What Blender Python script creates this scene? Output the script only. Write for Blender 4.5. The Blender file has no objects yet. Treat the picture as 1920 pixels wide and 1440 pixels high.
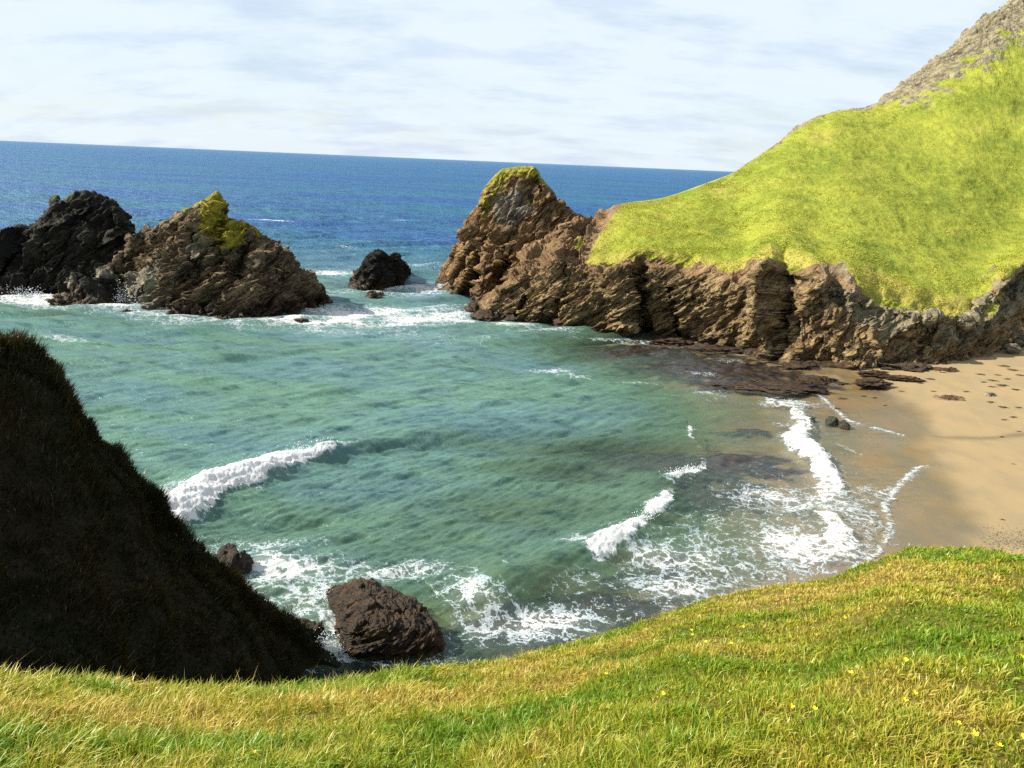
import bpy, math, random
import numpy as np
from mathutils import Vector, Matrix
random.seed(7); rng = np.random.default_rng(11)
SC = bpy.context.scene; COL = SC.collection

# ------------------------------------------------------------------ camera
F_PX = 1478.0; PITCH = math.atan(415.8/1478); ROLL = math.radians(2.43); H = 20.0
_c, _s = math.cos(PITCH), math.sin(PITCH)
Fw = np.array([0, _c, -_s]); R0 = np.array([1., 0, 0]); U0 = np.array([0, _s, _c])
CR = math.cos(ROLL)*R0 + math.sin(ROLL)*U0
CU = -math.sin(ROLL)*R0 + math.cos(ROLL)*U0
EYE = np.array([0, 0, H])
cd = bpy.data.cameras.new('camera'); cam = bpy.data.objects.new('camera', cd); COL.objects.link(cam)
cd.sensor_width = 36; cd.lens = 36*F_PX/1920; cd.clip_start = 0.05; cd.clip_end = 90000
cam.matrix_world = Matrix(((CR[0], CU[0], -Fw[0], 0), (CR[1], CU[1], -Fw[1], 0), (CR[2], CU[2], -Fw[2], H), (0, 0, 0, 1)))
SC.camera = cam

# ------------------------------------------------------------------ exposure, sky, sun
SC.view_settings.view_transform = 'Standard'; SC.view_settings.look = 'None'
SC.view_settings.gamma = 1; SC.view_settings.use_curve_mapping = False
SC.view_settings.exposure = 1.15
SUN_AZ = np.array([-0.995, 0.06]); SUN_AZ /= np.linalg.norm(SUN_AZ); SUN_EL = math.radians(36)
sd = bpy.data.lights.new('sun', 'SUN'); sd.energy = 5.0; sd.angle = math.radians(0.5); sd.color = (1.0, 0.93, 0.80)
so = bpy.data.objects.new('sun', sd); COL.objects.link(so)
svec = Vector((SUN_AZ[0]*math.cos(SUN_EL), SUN_AZ[1]*math.cos(SUN_EL), math.sin(SUN_EL)))
so.rotation_euler = svec.to_track_quat('Z', 'Y').to_euler(); so.location = (0, 0, 60)

W = bpy.data.worlds.new('World'); SC.world = W; W.use_nodes = True
nt = W.node_tree; nt.nodes.clear()

def node(nt, typ, ins=None, **props):
    n = nt.nodes.new(typ)
    for k, v in props.items(): setattr(n, k, v)
    for k, v in (ins or {}).items():
        s = n.inputs[k]
        if isinstance(v, bpy.types.NodeSocket): nt.links.new(v, s)
        else:
            if isinstance(v, (tuple, list)) and len(v) == 3 and s.type == 'RGBA': v = (*v, 1)
            s.default_value = v
    return n
def math_(nt, op, a, b=0.0, c=0.0, clamp=False):
    n = node(nt, 'ShaderNodeMath', operation=op, use_clamp=clamp)
    for i, v in enumerate((a, b, c)):
        if isinstance(v, bpy.types.NodeSocket): nt.links.new(v, n.inputs[i])
        else: n.inputs[i].default_value = v
    return n.outputs[0]
def mix(nt, f, a, b, blend='MIX'):
    n = node(nt, 'ShaderNodeMix', data_type='RGBA', blend_type=blend)
    for s, v in ((n.inputs[0], f), (n.inputs[6], a), (n.inputs[7], b)):
        if isinstance(v, bpy.types.NodeSocket): nt.links.new(v, s)
        else: s.default_value = (*v, 1) if isinstance(v, tuple) else v
    return n.outputs[2]
def noise(nt, vec, scale, detail=4, rough=0.55, dist=0.0):
    return node(nt, 'ShaderNodeTexNoise', {'Vector': vec, 'Scale': scale, 'Detail': detail, 'Roughness': rough, 'Distortion': dist}).outputs[0]
def remap(nt, v, a, b, c=0.0, d=1.0, smooth=True):
    n = node(nt, 'ShaderNodeMapRange', {0: v, 1: a, 2: b, 3: c, 4: d}, clamp=True)
    if smooth: n.interpolation_type = 'SMOOTHSTEP'
    return n.outputs[0]
def scaled(nt, vec, s, rot=(0, 0, 0)):
    return node(nt, 'ShaderNodeMapping', {'Vector': vec, 'Scale': s, 'Rotation': rot}).outputs[0]
def attr(nt, name): return node(nt, 'ShaderNodeAttribute', attribute_name=name).outputs['Fac']

sky = node(nt, 'ShaderNodeTexSky', sky_type='NISHITA', sun_disc=False, sun_elevation=SUN_EL,
           sun_rotation=math.atan2(SUN_AZ[0], SUN_AZ[1]), air_density=1.0, dust_density=0.6, ozone_density=2.0)
bg1 = node(nt, 'ShaderNodeBackground', {'Color': sky.outputs[0], 'Strength': 0.062})
tc = node(nt, 'ShaderNodeTexCoord').outputs['Generated']
sx = node(nt, 'ShaderNodeSeparateXYZ', {0: tc})
zc = math_(nt, 'MAXIMUM', sx.outputs[2], 0.0)
den = math_(nt, 'ADD', zc, 0.24)
cv = node(nt, 'ShaderNodeCombineXYZ', {0: math_(nt, 'DIVIDE', sx.outputs[0], den), 1: math_(nt, 'DIVIDE', sx.outputs[1], den), 2: 0.0}).outputs[0]
cl1 = noise(nt, scaled(nt, cv, (1.0, 1.5, 1), (0, 0, .5)), 0.9, 9, 0.58, 0.25)
cl2 = noise(nt, scaled(nt, cv, (1.0, 1.6, 1), (0, 0, -.3)), 3.2, 8, 0.62, 0.15)
cs = math_(nt, 'ADD', math_(nt, 'MULTIPLY', cl1, 0.68), math_(nt, 'MULTIPLY', cl2, 0.32))
cf = remap(nt, cs, 0.34, 0.54, .55, 1.0)
hz = remap(nt, zc, 0.0, 0.12, 0.9, 0.0)
cf = math_(nt, 'MAXIMUM', math_(nt, 'MULTIPLY', cf, 0.97), hz)
shade = remap(nt, noise(nt, scaled(nt, cv, (1, 1.7, 1)), 2.0, 7, 0.6), 0.46, 0.66)
ccol = mix(nt, shade, (0.382, 0.430, 0.468), (0.322, 0.372, 0.445))
bg2 = node(nt, 'ShaderNodeBackground', {'Color': ccol, 'Strength': 1.0})
ms = node(nt, 'ShaderNodeMixShader', {0: cf, 1: bg1.outputs[0], 2: bg2.outputs[0]})
node(nt, 'ShaderNodeOutputWorld', {0: ms.outputs[0]})

SC.render.engine = 'CYCLES'
SC.cycles.max_bounces = 5; SC.cycles.diffuse_bounces = 2; SC.cycles.glossy_bounces = 2
SC.cycles.transparent_max_bounces = 8; SC.cycles.transmission_bounces = 2
SC.cycles.use_denoising = False
SC.cycles.sample_clamp_direct = 6; SC.cycles.sample_clamp_indirect = 4

# ------------------------------------------------------------------ projection helpers (photo pixel -> world point)
def ray(px, py): return Fw + CR*(px-960)/F_PX - CU*(py-720)/F_PX
def onz(px, py, z=0.):
    d = ray(px, py); return EYE + d*(z-H)/d[2]
def ond(px, py, dist):
    d = ray(px, py); return EYE + d*dist/math.hypot(d[0], d[1])

# ------------------------------------------------------------------ numpy noise
_perm = np.random.default_rng(3).permutation(65536).astype(np.int64)
_gv = np.random.default_rng(4).normal(size=(65536, 3)).astype(np.float32); _gv /= np.linalg.norm(_gv, axis=1)[:, None]
_ru = np.random.default_rng(5).uniform(-1, 1, (65536, 7)).astype(np.float32)
def hsh(ix, iy, iz, seed=0):
    h = _perm[(ix + seed*131) & 65535]; h = _perm[(h + iy) & 65535]; return _perm[(h + iz) & 65535]
def gn(p, seed=0):
    p = np.asarray(p, np.float32); i = np.floor(p).astype(np.int64); f = p - i
    u = f*f*f*(f*(f*6-15)+10); out = 0
    for dx in (0, 1):
        for dy in (0, 1):
            for dz in (0, 1):
                g = _gv[hsh(i[:, 0]+dx, i[:, 1]+dy, i[:, 2]+dz, seed)]
                d = g[:, 0]*(f[:, 0]-dx) + g[:, 1]*(f[:, 1]-dy) + g[:, 2]*(f[:, 2]-dz)
                w = (u[:, 0] if dx else 1-u[:, 0])*(u[:, 1] if dy else 1-u[:, 1])*(u[:, 2] if dz else 1-u[:, 2])
                out = out + w*d
    return out*1.5
def fbm(p, octv=4, gain=0.5, seed=0):
    a = 1; o = 0; p = np.asarray(p, np.float32)
    for k in range(octv):
        o = o + a*gn(p, seed+k); p = p*2.03 + 7.3; a *= gain
    return o
def ridged(p, octv=4, gain=0.5, seed=0):
    a = 1; o = 0; p = np.asarray(p, np.float32)
    for k in range(octv):
        o = o + a*(1-2*np.abs(gn(p, seed+k))); p = p*2.03 + 3.1; a *= gain
    return o
def facets(p, seed=0, tilt=1.0):
    p = np.asarray(p, np.float32); i = np.floor(p).astype(np.int64)
    best = np.full(len(p), 1e9, np.float32); best2 = best.copy(); out = np.zeros(len(p), np.float32)
    for dx in (-1, 0, 1):
        for dy in (-1, 0, 1):
            for dz in (-1, 0, 1):
                h = hsh(i[:, 0]+dx, i[:, 1]+dy, i[:, 2]+dz, seed); r = _ru[h]
                s = np.stack([i[:, 0]+dx+.5+.45*r[:, 0], i[:, 1]+dy+.5+.45*r[:, 1], i[:, 2]+dz+.5+.45*r[:, 2]], 1)
                d = p - s; q = (d*d).sum(1); m = q < best
                best2 = np.where(m, best, np.minimum(best2, q))
                val = r[:, 3]*.6 + tilt*(d*r[:, 4:7]).sum(1)
                out = np.where(m, val, out); best = np.where(m, q, best)
    edge = np.sqrt(best2) - np.sqrt(best)
    return out, edge
def saw(t, drop=.14):
    f = t-np.floor(t); return np.where(f < 1-drop, f/(1-drop), (1-f)/drop)
def recess(u, pl=.3):
    return sstep(-1.0, -1.0+pl, u)*sstep(1.25, .1, u)
def buttress(p, period, lean, seed, ax=(1., 0.)):
    t = (p[:, 0]*ax[0]+p[:, 1]*ax[1]-lean*p[:, 2])/period + .55*gn(p/(period*1.3), seed)
    k = np.floor(t).astype(np.int64); a = .55+.45*_ru[hsh(k, k*7, k*3, seed), 2]
    return saw(t)*a*np.clip(.75+.8*gn(p/(period*.9), seed+1), 0, 1.3)
def sstep(a, b, x):
    t = np.clip((x-a)/(b-a), 0, 1); return t*t*(3-2*t)
# bedding frame: layers dip down to the left as seen from the camera
def beds(p, dip=38, squash=2.6, az=0.0):
    a = math.radians(dip); z = math.radians(az)
    t = np.array([math.cos(a)*math.cos(z), math.cos(a)*math.sin(z), math.sin(a)])
    y = np.array([-math.sin(z), math.cos(z), 0.]); n = np.cross(t, y)
    return np.stack([p@t*.55, p@y, p@n*squash], 1)

# ------------------------------------------------------------------ mesh helpers
def finish(o, label=None, cat=None, group=None, kind=None):
    if label: o['label'] = label
    if cat: o['category'] = cat
    if group: o['group'] = group
    if kind: o['kind'] = kind
    return o
def mesh_np(name, V, quads=None, tris=None, mat=None, attrs=None, smooth=True, parent=None):
    me = bpy.data.meshes.new(name)
    V = np.asarray(V, np.float32); nq = 0 if quads is None else len(quads); ntr = 0 if tris is None else len(tris)
    me.vertices.add(len(V)); me.vertices.foreach_set('co', V.ravel())
    loops = []; tot = []
    if nq: loops.append(np.asarray(quads, np.int32).ravel()); tot.append(np.full(nq, 4, np.int32))
    if ntr: loops.append(np.asarray(tris, np.int32).ravel()); tot.append(np.full(ntr, 3, np.int32))
    L = np.concatenate(loops); T = np.concatenate(tot); S = np.concatenate([[0], np.cumsum(T)[:-1]]).astype(np.int32)
    me.loops.add(len(L)); me.loops.foreach_set('vertex_index', L)
    me.polygons.add(len(T)); me.polygons.foreach_set('loop_start', S)
    me.polygons.foreach_set('use_smooth', np.full(len(T), smooth))
    me.update(calc_edges=True)
    for k, v in (attrs or {}).items():
        a = me.attributes.new(k, 'FLOAT', 'POINT'); a.data.foreach_set('value', np.asarray(v, np.float32))
    if mat: me.materials.append(mat)
    o = bpy.data.objects.new(name, me); COL.objects.link(o)
    if parent: o.parent = parent
    return o
def grid_quads(nu, nv):
    i = np.arange((nu-1)*(nv-1)); u = i // (nv-1); v = i % (nv-1); a = u*nv+v
    return np.stack([a, a+nv, a+nv+1, a+1], 1)
def grid_normals(G):
    du = np.gradient(G, axis=0); dv = np.gradient(G, axis=1); n = np.cross(du, dv)
    return n/np.maximum(np.linalg.norm(n, axis=2, keepdims=True), 1e-9)
def spline(ts, P, t):
    """monotone-ish cubic through P at ts (P: [K,...])"""
    ts = np.asarray(ts, float); P = np.asarray(P, float); K = len(ts)
    h = np.diff(ts); sh = (slice(None),)+(None,)*(P.ndim-1)
    dl = np.diff(P, axis=0)/h[sh]; m = np.zeros_like(P); m[0] = dl[0]; m[-1] = dl[-1]
    a, b = dl[:-1], dl[1:]; hm = np.where(a*b > 0, 2*a*b/np.where(np.abs(a+b) < 1e-12, 1, a+b), 0)
    m[1:-1] = 0.5*hm + 0.25*(a+b)
    k = np.clip(np.searchsorted(ts, t, side='right')-1, 0, K-2)
    x = ((t-ts[k])/h[k])[sh]; hh = h[k][sh]
    return (2*x**3-3*x**2+1)*P[k] + (x**3-2*x**2+x)*hh*m[k] + (-2*x**3+3*x**2)*P[k+1] + (x**3-x**2)*hh*m[k+1]
def loft(cols, nu, nvs):
    """cols [C][R] world points -> grid [nu,nv,3], u param (control units), v param (control units)"""
    P = np.array(cols, float); C, R = P.shape[:2]
    L = np.concatenate([[0], np.cumsum(np.linalg.norm(np.diff(P[:, min(2, R-1)], axis=0), axis=1)+.5*np.linalg.norm(np.diff(P[:, 1], axis=0), axis=1)+1e-3)])
    tu = np.linspace(0, L[-1], nu); A = spline(L, P, tu)            # [nu,R,3]
    ku = np.interp(tu, L, np.arange(C))
    tv = np.concatenate([np.linspace(k, k+1, n, endpoint=(k == R-2)) for k, n in enumerate(nvs)])
    G = spline(np.arange(R), A.transpose(1, 0, 2), tv).transpose(1, 0, 2)
    return G, ku, tv
def seg_dist(x, y, line):
    """unsigned distance, signed side (+ left of direction), arclength param in vertex units"""
    best = np.full(x.shape, 1e9); side = np.zeros(x.shape); par = np.zeros(x.shape)
    for k in range(len(line)-1):
        ax, ay = line[k]; bx, by = line[k+1]; dx, dy = bx-ax, by-ay; l2 = dx*dx+dy*dy
        t = np.clip(((x-ax)*dx+(y-ay)*dy)/l2, 0, 1); ex = x-(ax+t*dx); ey = y-(ay+t*dy)
        d = np.hypot(ex, ey); m = d < best
        best = np.where(m, d, best); side = np.where(m, np.sign(dx*ey-dy*ex), side); par = np.where(m, k+t, par)
    return best, side, par
def inside(x, y, poly):
    c = np.zeros(x.shape, bool); n = len(poly)
    for i in range(n):
        x1, y1 = poly[i]; x2, y2 = poly[(i+1) % n]
        m = ((y1 > y) != (y2 > y)) & (x < (x2-x1)*(y-y1)/((y2-y1) if y2 != y1 else 1e-9)+x1)
        c ^= m
    return c
def world_line(pts, z=0.): return [tuple(onz(*p, z)[:2]) for p in pts]

# ------------------------------------------------------------------ materials
def new_mat(name):
    m = bpy.data.materials.new(name); m.use_nodes = True; m.node_tree.nodes.clear(); return m, m.node_tree
def out(nt, sh): node(nt, 'ShaderNodeOutputMaterial', {0: sh})
def rock_nodes(nt, base, light, dark, lichen=0.0, wet_shade_z=1.3, scale=1.0, white=0.0, dip=38):
    pos = node(nt, 'ShaderNodeNewGeometry').outputs['Position']
    nrm = node(nt, 'ShaderNodeNewGeometry').outputs['True Normal']
    a = math.radians(dip)
    bed = scaled(nt, pos, (0.5, 1.0, 2.4)) if False else node(nt, 'ShaderNodeMapping', {'Vector': node(nt, 'ShaderNodeMapping', {'Vector': pos, 'Rotation': (0, a, 0)}).outputs[0], 'Scale': (.5, 1., 2.6)}).outputs[0]
    n1 = noise(nt, pos, 0.22*scale, 6, 0.6); n2 = noise(nt, bed, 1.1*scale, 8, 0.68, 0.3); n3 = noise(nt, bed, 5*scale, 6, 0.7)
    col = mix(nt, remap(nt, n1, .38, .62), base, light)
    col = mix(nt, remap(nt, n2, .56, .40), col, dark)
    col = mix(nt, math_(nt, 'MULTIPLY', remap(nt, n3, .5, .68), .55), col, light)
    col = mix(nt, math_(nt, 'MULTIPLY', remap(nt, n3, .48, .34), .6), col, dark)
    if white:
        nw = noise(nt, scaled(nt, pos, (1, 1, .5)), 1.6*scale, 7, .7); patch = noise(nt, pos, .13, 3)
        w = math_(nt, 'MULTIPLY', remap(nt, nw, .66, .70), remap(nt, patch, .48, .6))
        col = mix(nt, math_(nt, 'MULTIPLY', w, white), col, (.34, .30, .24))
    # weed and wet zone just above the water; on the surf slab also painted shade
    z = node(nt, 'ShaderNodeSeparateXYZ', {0: pos}).outputs[2]
    zz = math_(nt, 'ADD', z, math_(nt, 'MULTIPLY', math_(nt, 'SUBTRACT', noise(nt, pos, .5, 5), .5), -3.0))
    wet = remap(nt, zz, wet_shade_z, wet_shade_z*.35)
    wcol = mix(nt, remap(nt, noise(nt, pos, 2.5, 5), .4, .65), (.010, .007, .004), (.055, .028, .008))
    col = mix(nt, math_(nt, 'MULTIPLY', wet, .88), col, wcol)
    rough = math_(nt, 'SUBTRACT', .92, math_(nt, 'MULTIPLY', wet, .35))
    return pos, nrm, bed, col, rough, n2, n3, z
def rock_bump(nt, bed, pos, scale=1.0, strength=.9, d=.10):
    v1 = node(nt, 'ShaderNodeTexVoronoi', {'Vector': bed, 'Scale': 2.2*scale}, feature='DISTANCE_TO_EDGE').outputs[0]
    h = math_(nt, 'ADD', math_(nt, 'MULTIPLY', noise(nt, bed, 3.0*scale, 10, .72), 2.4), math_(nt, 'MULTIPLY', math_(nt, 'MINIMUM', v1, .12), 2.2))
    return node(nt, 'ShaderNodeBump', {'Strength': strength, 'Distance': d, 'Height': h}).outputs[0]
def rock_mat(name, base, light, dark, lich=0, lich_col=(.30, .27, .01), wet_shade_z=1.3, scale=1., white=0, dip=38, bump=.10, patch=None):
    m, nt = new_mat(name)
    pos, nrm, bed, col, rough, n2, n3, z = rock_nodes(nt, base, light, dark, 0, wet_shade_z, scale, white, dip)
    if lich:
        l = attr(nt, 'lichen'); ln = noise(nt, pos, .8, 8, .68)
        f = remap(nt, math_(nt, 'ADD', l, math_(nt, 'MULTIPLY', math_(nt, 'SUBTRACT', ln, .5), 1.6)), .5, .62)
        lc = mix(nt, remap(nt, noise(nt, pos, 1.7, 6), .4, .62), lich_col, (lich_col[0]*.45, lich_col[1]*.5, lich_col[2]))
        col = mix(nt, math_(nt, 'MULTIPLY', f, lich), col, lc)
    if patch:
        g = attr(nt, 'grey'); f = remap(nt, math_(nt, 'ADD', g, math_(nt, 'MULTIPLY', math_(nt, 'SUBTRACT', noise(nt, pos, .5, 6, .65), .5), 1.4)), .45, .62)
        gc = mix(nt, remap(nt, n2, .38, .6), (patch[0]*.35, patch[1]*.35, patch[2]*.35), patch)
        col = mix(nt, math_(nt, 'MULTIPLY', f, .85), col, gc)
    b = node(nt, 'ShaderNodeBsdfPrincipled', {'Base Color': col, 'Roughness': rough, 'Normal': rock_bump(nt, bed, pos, scale, .9, bump), 'Specular IOR Level': .3})
    out(nt, b.outputs[0]); return m

def turf_mat(name, c_green, c_yel, c_dry, rockcols=None, scale=1.0, bump=.25, dirt=(.06, .035, .014)):
    """grass turf; attribute 'turf' 1 = grass, 0 = rock; attribute 'dry' 0..1"""
    m, nt = new_mat(name)
    pos = node(nt, 'ShaderNodeNewGeometry').outputs['Position']
    big = noise(nt, pos, .09*scale, 6, .6); med = noise(nt, pos, .6*scale, 8, .65); fine = noise(nt, pos, 4*scale, 8, .75)
    col = mix(nt, remap(nt, big, .40, .60), c_green, c_yel)
    col = mix(nt, math_(nt, 'MULTIPLY', remap(nt, med, .46, .64), .75), col, c_yel)
    dry = attr(nt, 'dry')
    col = mix(nt, math_(nt, 'MULTIPLY', remap(nt, math_(nt, 'ADD', dry, math_(nt, 'SUBTRACT', med, .5)), .35, .75), .9), col, c_dry)
    dk = math_(nt, 'MULTIPLY', remap(nt, fine, .47, .33), .35)
    col = mix(nt, dk, col, (c_green[0]*.35, c_green[1]*.4, c_green[2]*.4))
    lt = math_(nt, 'MULTIPLY', remap(nt, fine, .55, .7), .5)
    col = mix(nt, lt, col, c_yel)
    h = math_(nt, 'ADD', math_(nt, 'MULTIPLY', fine, .35), med)
    gb = node(nt, 'ShaderNodeBump', {'Strength': .9, 'Distance': bump, 'Height': h}).outputs[0]
    grass = node(nt, 'ShaderNodeBsdfPrincipled', {'Base Color': col, 'Roughness': .9, 'Normal': gb, 'Specular IOR Level': .15})
    if rockcols is None:
        out(nt, grass.outputs[0]); return m
    _, nrm, bed, rc, rough, n2, n3, z = rock_nodes(nt, *rockcols[:3], white=rockcols[3])
    g = attr(nt, 'grey'); f = remap(nt, math_(nt, 'ADD', g, math_(nt, 'MULTIPLY', math_(nt, 'SUBTRACT', noise(nt, pos, .4, 6, .65), .5), 1.2)), .42, .66)
    rc = mix(nt, math_(nt, 'MULTIPLY', f, .92), rc, mix(nt, remap(nt, n2, .36, .62), (.095, .086, .056), (.285, .245, .15)))
    s = attr(nt, 'soil'); f2 = remap(nt, math_(nt, 'ADD', s, math_(nt, 'MULTIPLY', math_(nt, 'SUBTRACT', med, .5), 1.0)), .45, .6)
    rc = mix(nt, math_(nt, 'MULTIPLY', f2, .8), rc, mix(nt, remap(nt, fine, .4, .62), (.13, .075, .035), (.27, .17, .09)))
    rb = rock_bump(nt, bed, pos, 1.0, .9, .13)
    rock = node(nt, 'ShaderNodeBsdfPrincipled', {'Base Color': rc, 'Roughness': rough, 'Normal': rb, 'Specular IOR Level': .3})
    t = attr(nt, 'turf'); tn = math_(nt, 'ADD', t, math_(nt, 'MULTIPLY', math_(nt, 'SUBTRACT', noise(nt, pos, 1.1, 8, .7), .5), .9))
    ms = node(nt, 'ShaderNodeMixShader', {0: remap(nt, tn, .46, .54), 1: rock.outputs[0], 2: grass.outputs[0]})
    out(nt, ms.outputs[0]); return m

# ------------------------------------------------------------------ beach and seabed
SHORE_PX = [(1350, 640), (1420, 690), (1475, 712), (1540, 745), (1590, 790), (1690, 815), (1752, 835), (1735, 865), (1690, 905), (1655, 950),
            (1672, 990), (1650, 1035), (1590, 1075), (1540, 1125), (1400, 1180), (1200, 1235), (1000, 1270), (830, 1290), (640, 1300), (500, 1310)]
SHORE = world_line(SHORE_PX)
LANDPOLY = [(22, 150)] + SHORE + [(-14, 27), (-30, 22), (-30, -40), (160, -40), (160, 200)]
BLOBS_REEF = [(1130, 850, 9, 4, 1.0), (1290, 870, 7, 4, 1.0), (1420, 870, 4, 2.4, .9), (1040, 880, 7, 3, .8), (1390, 690, 7, 3.5, 1.1), (1180, 655, 14, 7, 1.0), (1060, 650, 9, 4, .6), (1330, 690, 11, 6, 1.1), (1430, 720, 7, 3.5, 1.3), (1530, 712, 3.5, 1.4, 1.2),
              (1180, 850, 11, 4.5, .95), (1370, 862, 5.5, 3.0, 1.0), (1000, 830, 12, 4, .6), (1000, 960, 8, 4, .55), (1320, 920, 5, 3, .8), (1120, 1120, 6, 2.5, .9), (960, 1160, 5, 2, .9), (1230, 1060, 3, 1.2, 1.0), (1400, 802, 3, 1.2, .9),
              (130, 590, 8, 4, 1.0), (450, 640, 12, 3, .7), (300, 600, 8, 3, .7), (640, 660, 8, 3, .45), (850, 1160, 4, 2, .6)]
BLOBS_REEF = [(*onz(a, b)[:2], c, d, e) for a, b, c, d, e in BLOBS_REEF]
def blobs(x, y, B):
    o = np.zeros(x.shape)
    for bx, by, sx_, sy_, a in B:
        o = np.maximum(o, a*np.exp(-(((x-bx)/sx_)**2+((y-by)/sy_)**2)))
    return o
def ground_z(x, y, rough=True):
    d, _, _ = seg_dist(x, y, SHORE); ins = inside(x, y, LANDPOLY)
    ins = ins & (d > 0)
    zl = 0.055*d + .0006*d*d; zs = -0.060*d - .0014*np.minimum(d, 60)**2 - 1.4*sstep(20, 0, x)*sstep(.3, 3.5, d)
    z = np.where(ins, np.minimum(zl, 3.2), np.maximum(zs, -6))
    p = np.stack([x, y, 0*x], 1)
    reef = blobs(x, y, BLOBS_REEF)
    z = np.where(z < 0, z*(1-.72*np.clip(reef, 0, 1)), z)
    if rough:
        rr = fbm(p/3.0, 4, .55, 20)
        z = z + np.clip(reef, 0, 1)*(rr*.45 + .12) * np.where(z > .5, .3, 1)
        z = z + .05*gn(p/7., 31) + .015*gn(p/1.7, 32)
    kelp = sstep(.30, .70, reef*1.1 + .5*np.minimum(1, reef*2.5)*fbm(np.stack([x/2.2, y/1.5, 0*x], 1), 5, .6, 24))*np.where(z > .35, 0, 1)
    return z, kelp, ins, d
nx, ny = 760, 760
gx = np.linspace(-95, 85, nx); gy = np.linspace(12, 150, ny)
X, Y = np.meshgrid(gx, gy, indexing='ij'); x = X.ravel(); y = Y.ravel()
z, kelp, ins, dsh = ground_z(x, y)
WETL = world_line([(1600, 690), (1700, 745), (1740, 790), (1760, 860), (1815, 915), (1845, 960), (1840, 1040), (1700, 1200)], .6)
dw, sw, _ = seg_dist(x, y, WETL); wetn = np.where(sw > 0, -dw, dw)   # + seaward
wetn = np.where(inside(x, y, WETL + [(0, 20), (0, 100)]), dw, -dw)
wet = sstep(-1.5, 1.5, wetn + 1.2*fbm(np.stack([x/4, y/4, 0*x], 1), 3, .5, 40))
STR = world_line([(1700, 795), (1780, 806), (1850, 810), (2000, 806)], .8)
dst, _, _ = seg_dist(x, y, STR); wet = np.maximum(wet, .85*np.exp(-((dst+.25*gn(np.stack([x, y*2, 0*x], 1)/2, 44))/.45)**2)*(x > 30))
m_b, nt = new_mat('beach_sand')
pos = node(nt, 'ShaderNodeNewGeometry').outputs['Position']
fine = noise(nt, pos, 9, 6, .7); med = noise(nt, scaled(nt, pos, (1, .5, 1)), .5, 5, .6)
dry_c = mix(nt, remap(nt, med, .38, .64), (.240, .172, .082), (.208, .155, .080))
dry_c = mix(nt, math_(nt, 'MULTIPLY', remap(nt, fine, .6, .72), .5), dry_c, (.08, .05, .02))
sp = node(nt, 'ShaderNodeTexVoronoi', {'Vector': pos, 'Scale': 5.0}).outputs[0]
dry_c = mix(nt, remap(nt, sp, .07, .05), dry_c, (.45, .40, .3))
wet_c = mix(nt, remap(nt, med, .35, .65), (.150, .100, .042), (.110, .088, .050))
wetf = attr(nt, 'wet')
sc_ = mix(nt, wetf, dry_c, wet_c)
kc = mix(nt, remap(nt, noise(nt, pos, 1.4, 7, .7), .38, .62), (.007, .005, .008), (.034, .024, .014))
sc_ = mix(nt, attr(nt, 'kelp'), sc_, kc)
bh = node(nt, 'ShaderNodeBump', {'Strength': .5, 'Distance': .03, 'Height': math_(nt, 'ADD', fine, med)}).outputs[0]
bs = node(nt, 'ShaderNodeBsdfPrincipled', {'Base Color': sc_, 'Roughness': math_(nt, 'SUBTRACT', .9, math_(nt, 'MULTIPLY', wetf, .6)), 'Normal': bh})
out(nt, bs.outputs[0])
beach = mesh_np('beach', np.stack([x, y, z], 1), grid_quads(nx, ny), mat=m_b, attrs={'wet': wet, 'kelp': kelp})
finish(beach, kind='structure')

# ------------------------------------------------------------------ sea
NA, NR = 1560, 960
az = np.radians(np.linspace(-47, 45, NA))
ph = np.concatenate([np.radians(np.linspace(37, .09, NR-6)), np.radians([.065, .05, .04, .03, .022, .015])])
r = H/np.tan(ph)
A_, R_ = np.meshgrid(az, r, indexing='ij'); x = (R_*np.sin(A_)).ravel(); y = (R_*np.cos(A_)).ravel()
dr = np.abs(np.gradient(r)); DR = np.broadcast_to(dr[None, :], R_.shape).ravel(); RR = R_.ravel()
gz, _, insx, dshore = ground_z(x, y, rough=False)
cove = sstep(135, 95, y + .25*np.abs(x+10))              # sheltered water
near = sstep(0, 9, np.where(insx, 0, dshore))
zw = np.zeros_like(x)
wr = np.random.default_rng(21)
for k in range(72):
    lam = 0.42*(1.062**k)
    th = wr.normal(-1.2, .36) if lam < 9 else wr.normal(-1.1, .2)
    dx, dy = math.cos(th), math.sin(th); ph0 = wr.uniform(0, 6.28)
    amp = 0.0115*lam**.86 if lam < 6 else .0115*6**.86*(lam/6)**.35
    amp *= wr.uniform(.6, 1.3)
    att = sstep(2.5, 5, lam/DR)
    ampv = 1.45*amp*att*(1-.45*cove*(1 if lam > 2 else .45))
    pha = 6.2832/lam*(x*dx+y*dy)+ph0+.6*np.sin(.11*x+.07*y+k)
    zw += ampv*(np.sin(pha)+.22*np.cos(2*pha))
zw *= .25+.75*near
foam = np.zeros_like(x)
P3 = np.stack([x, y, 0*x], 1); sel = RR < 260
Ps = P3[sel]; xs, ys = x[sel], y[sel]
fn = fbm(Ps/1.3, 4, .6, 60); fn2 = fbm(Ps/5., 3, .5, 64)
zs = zw[sel]; fs = foam[sel]
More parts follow.
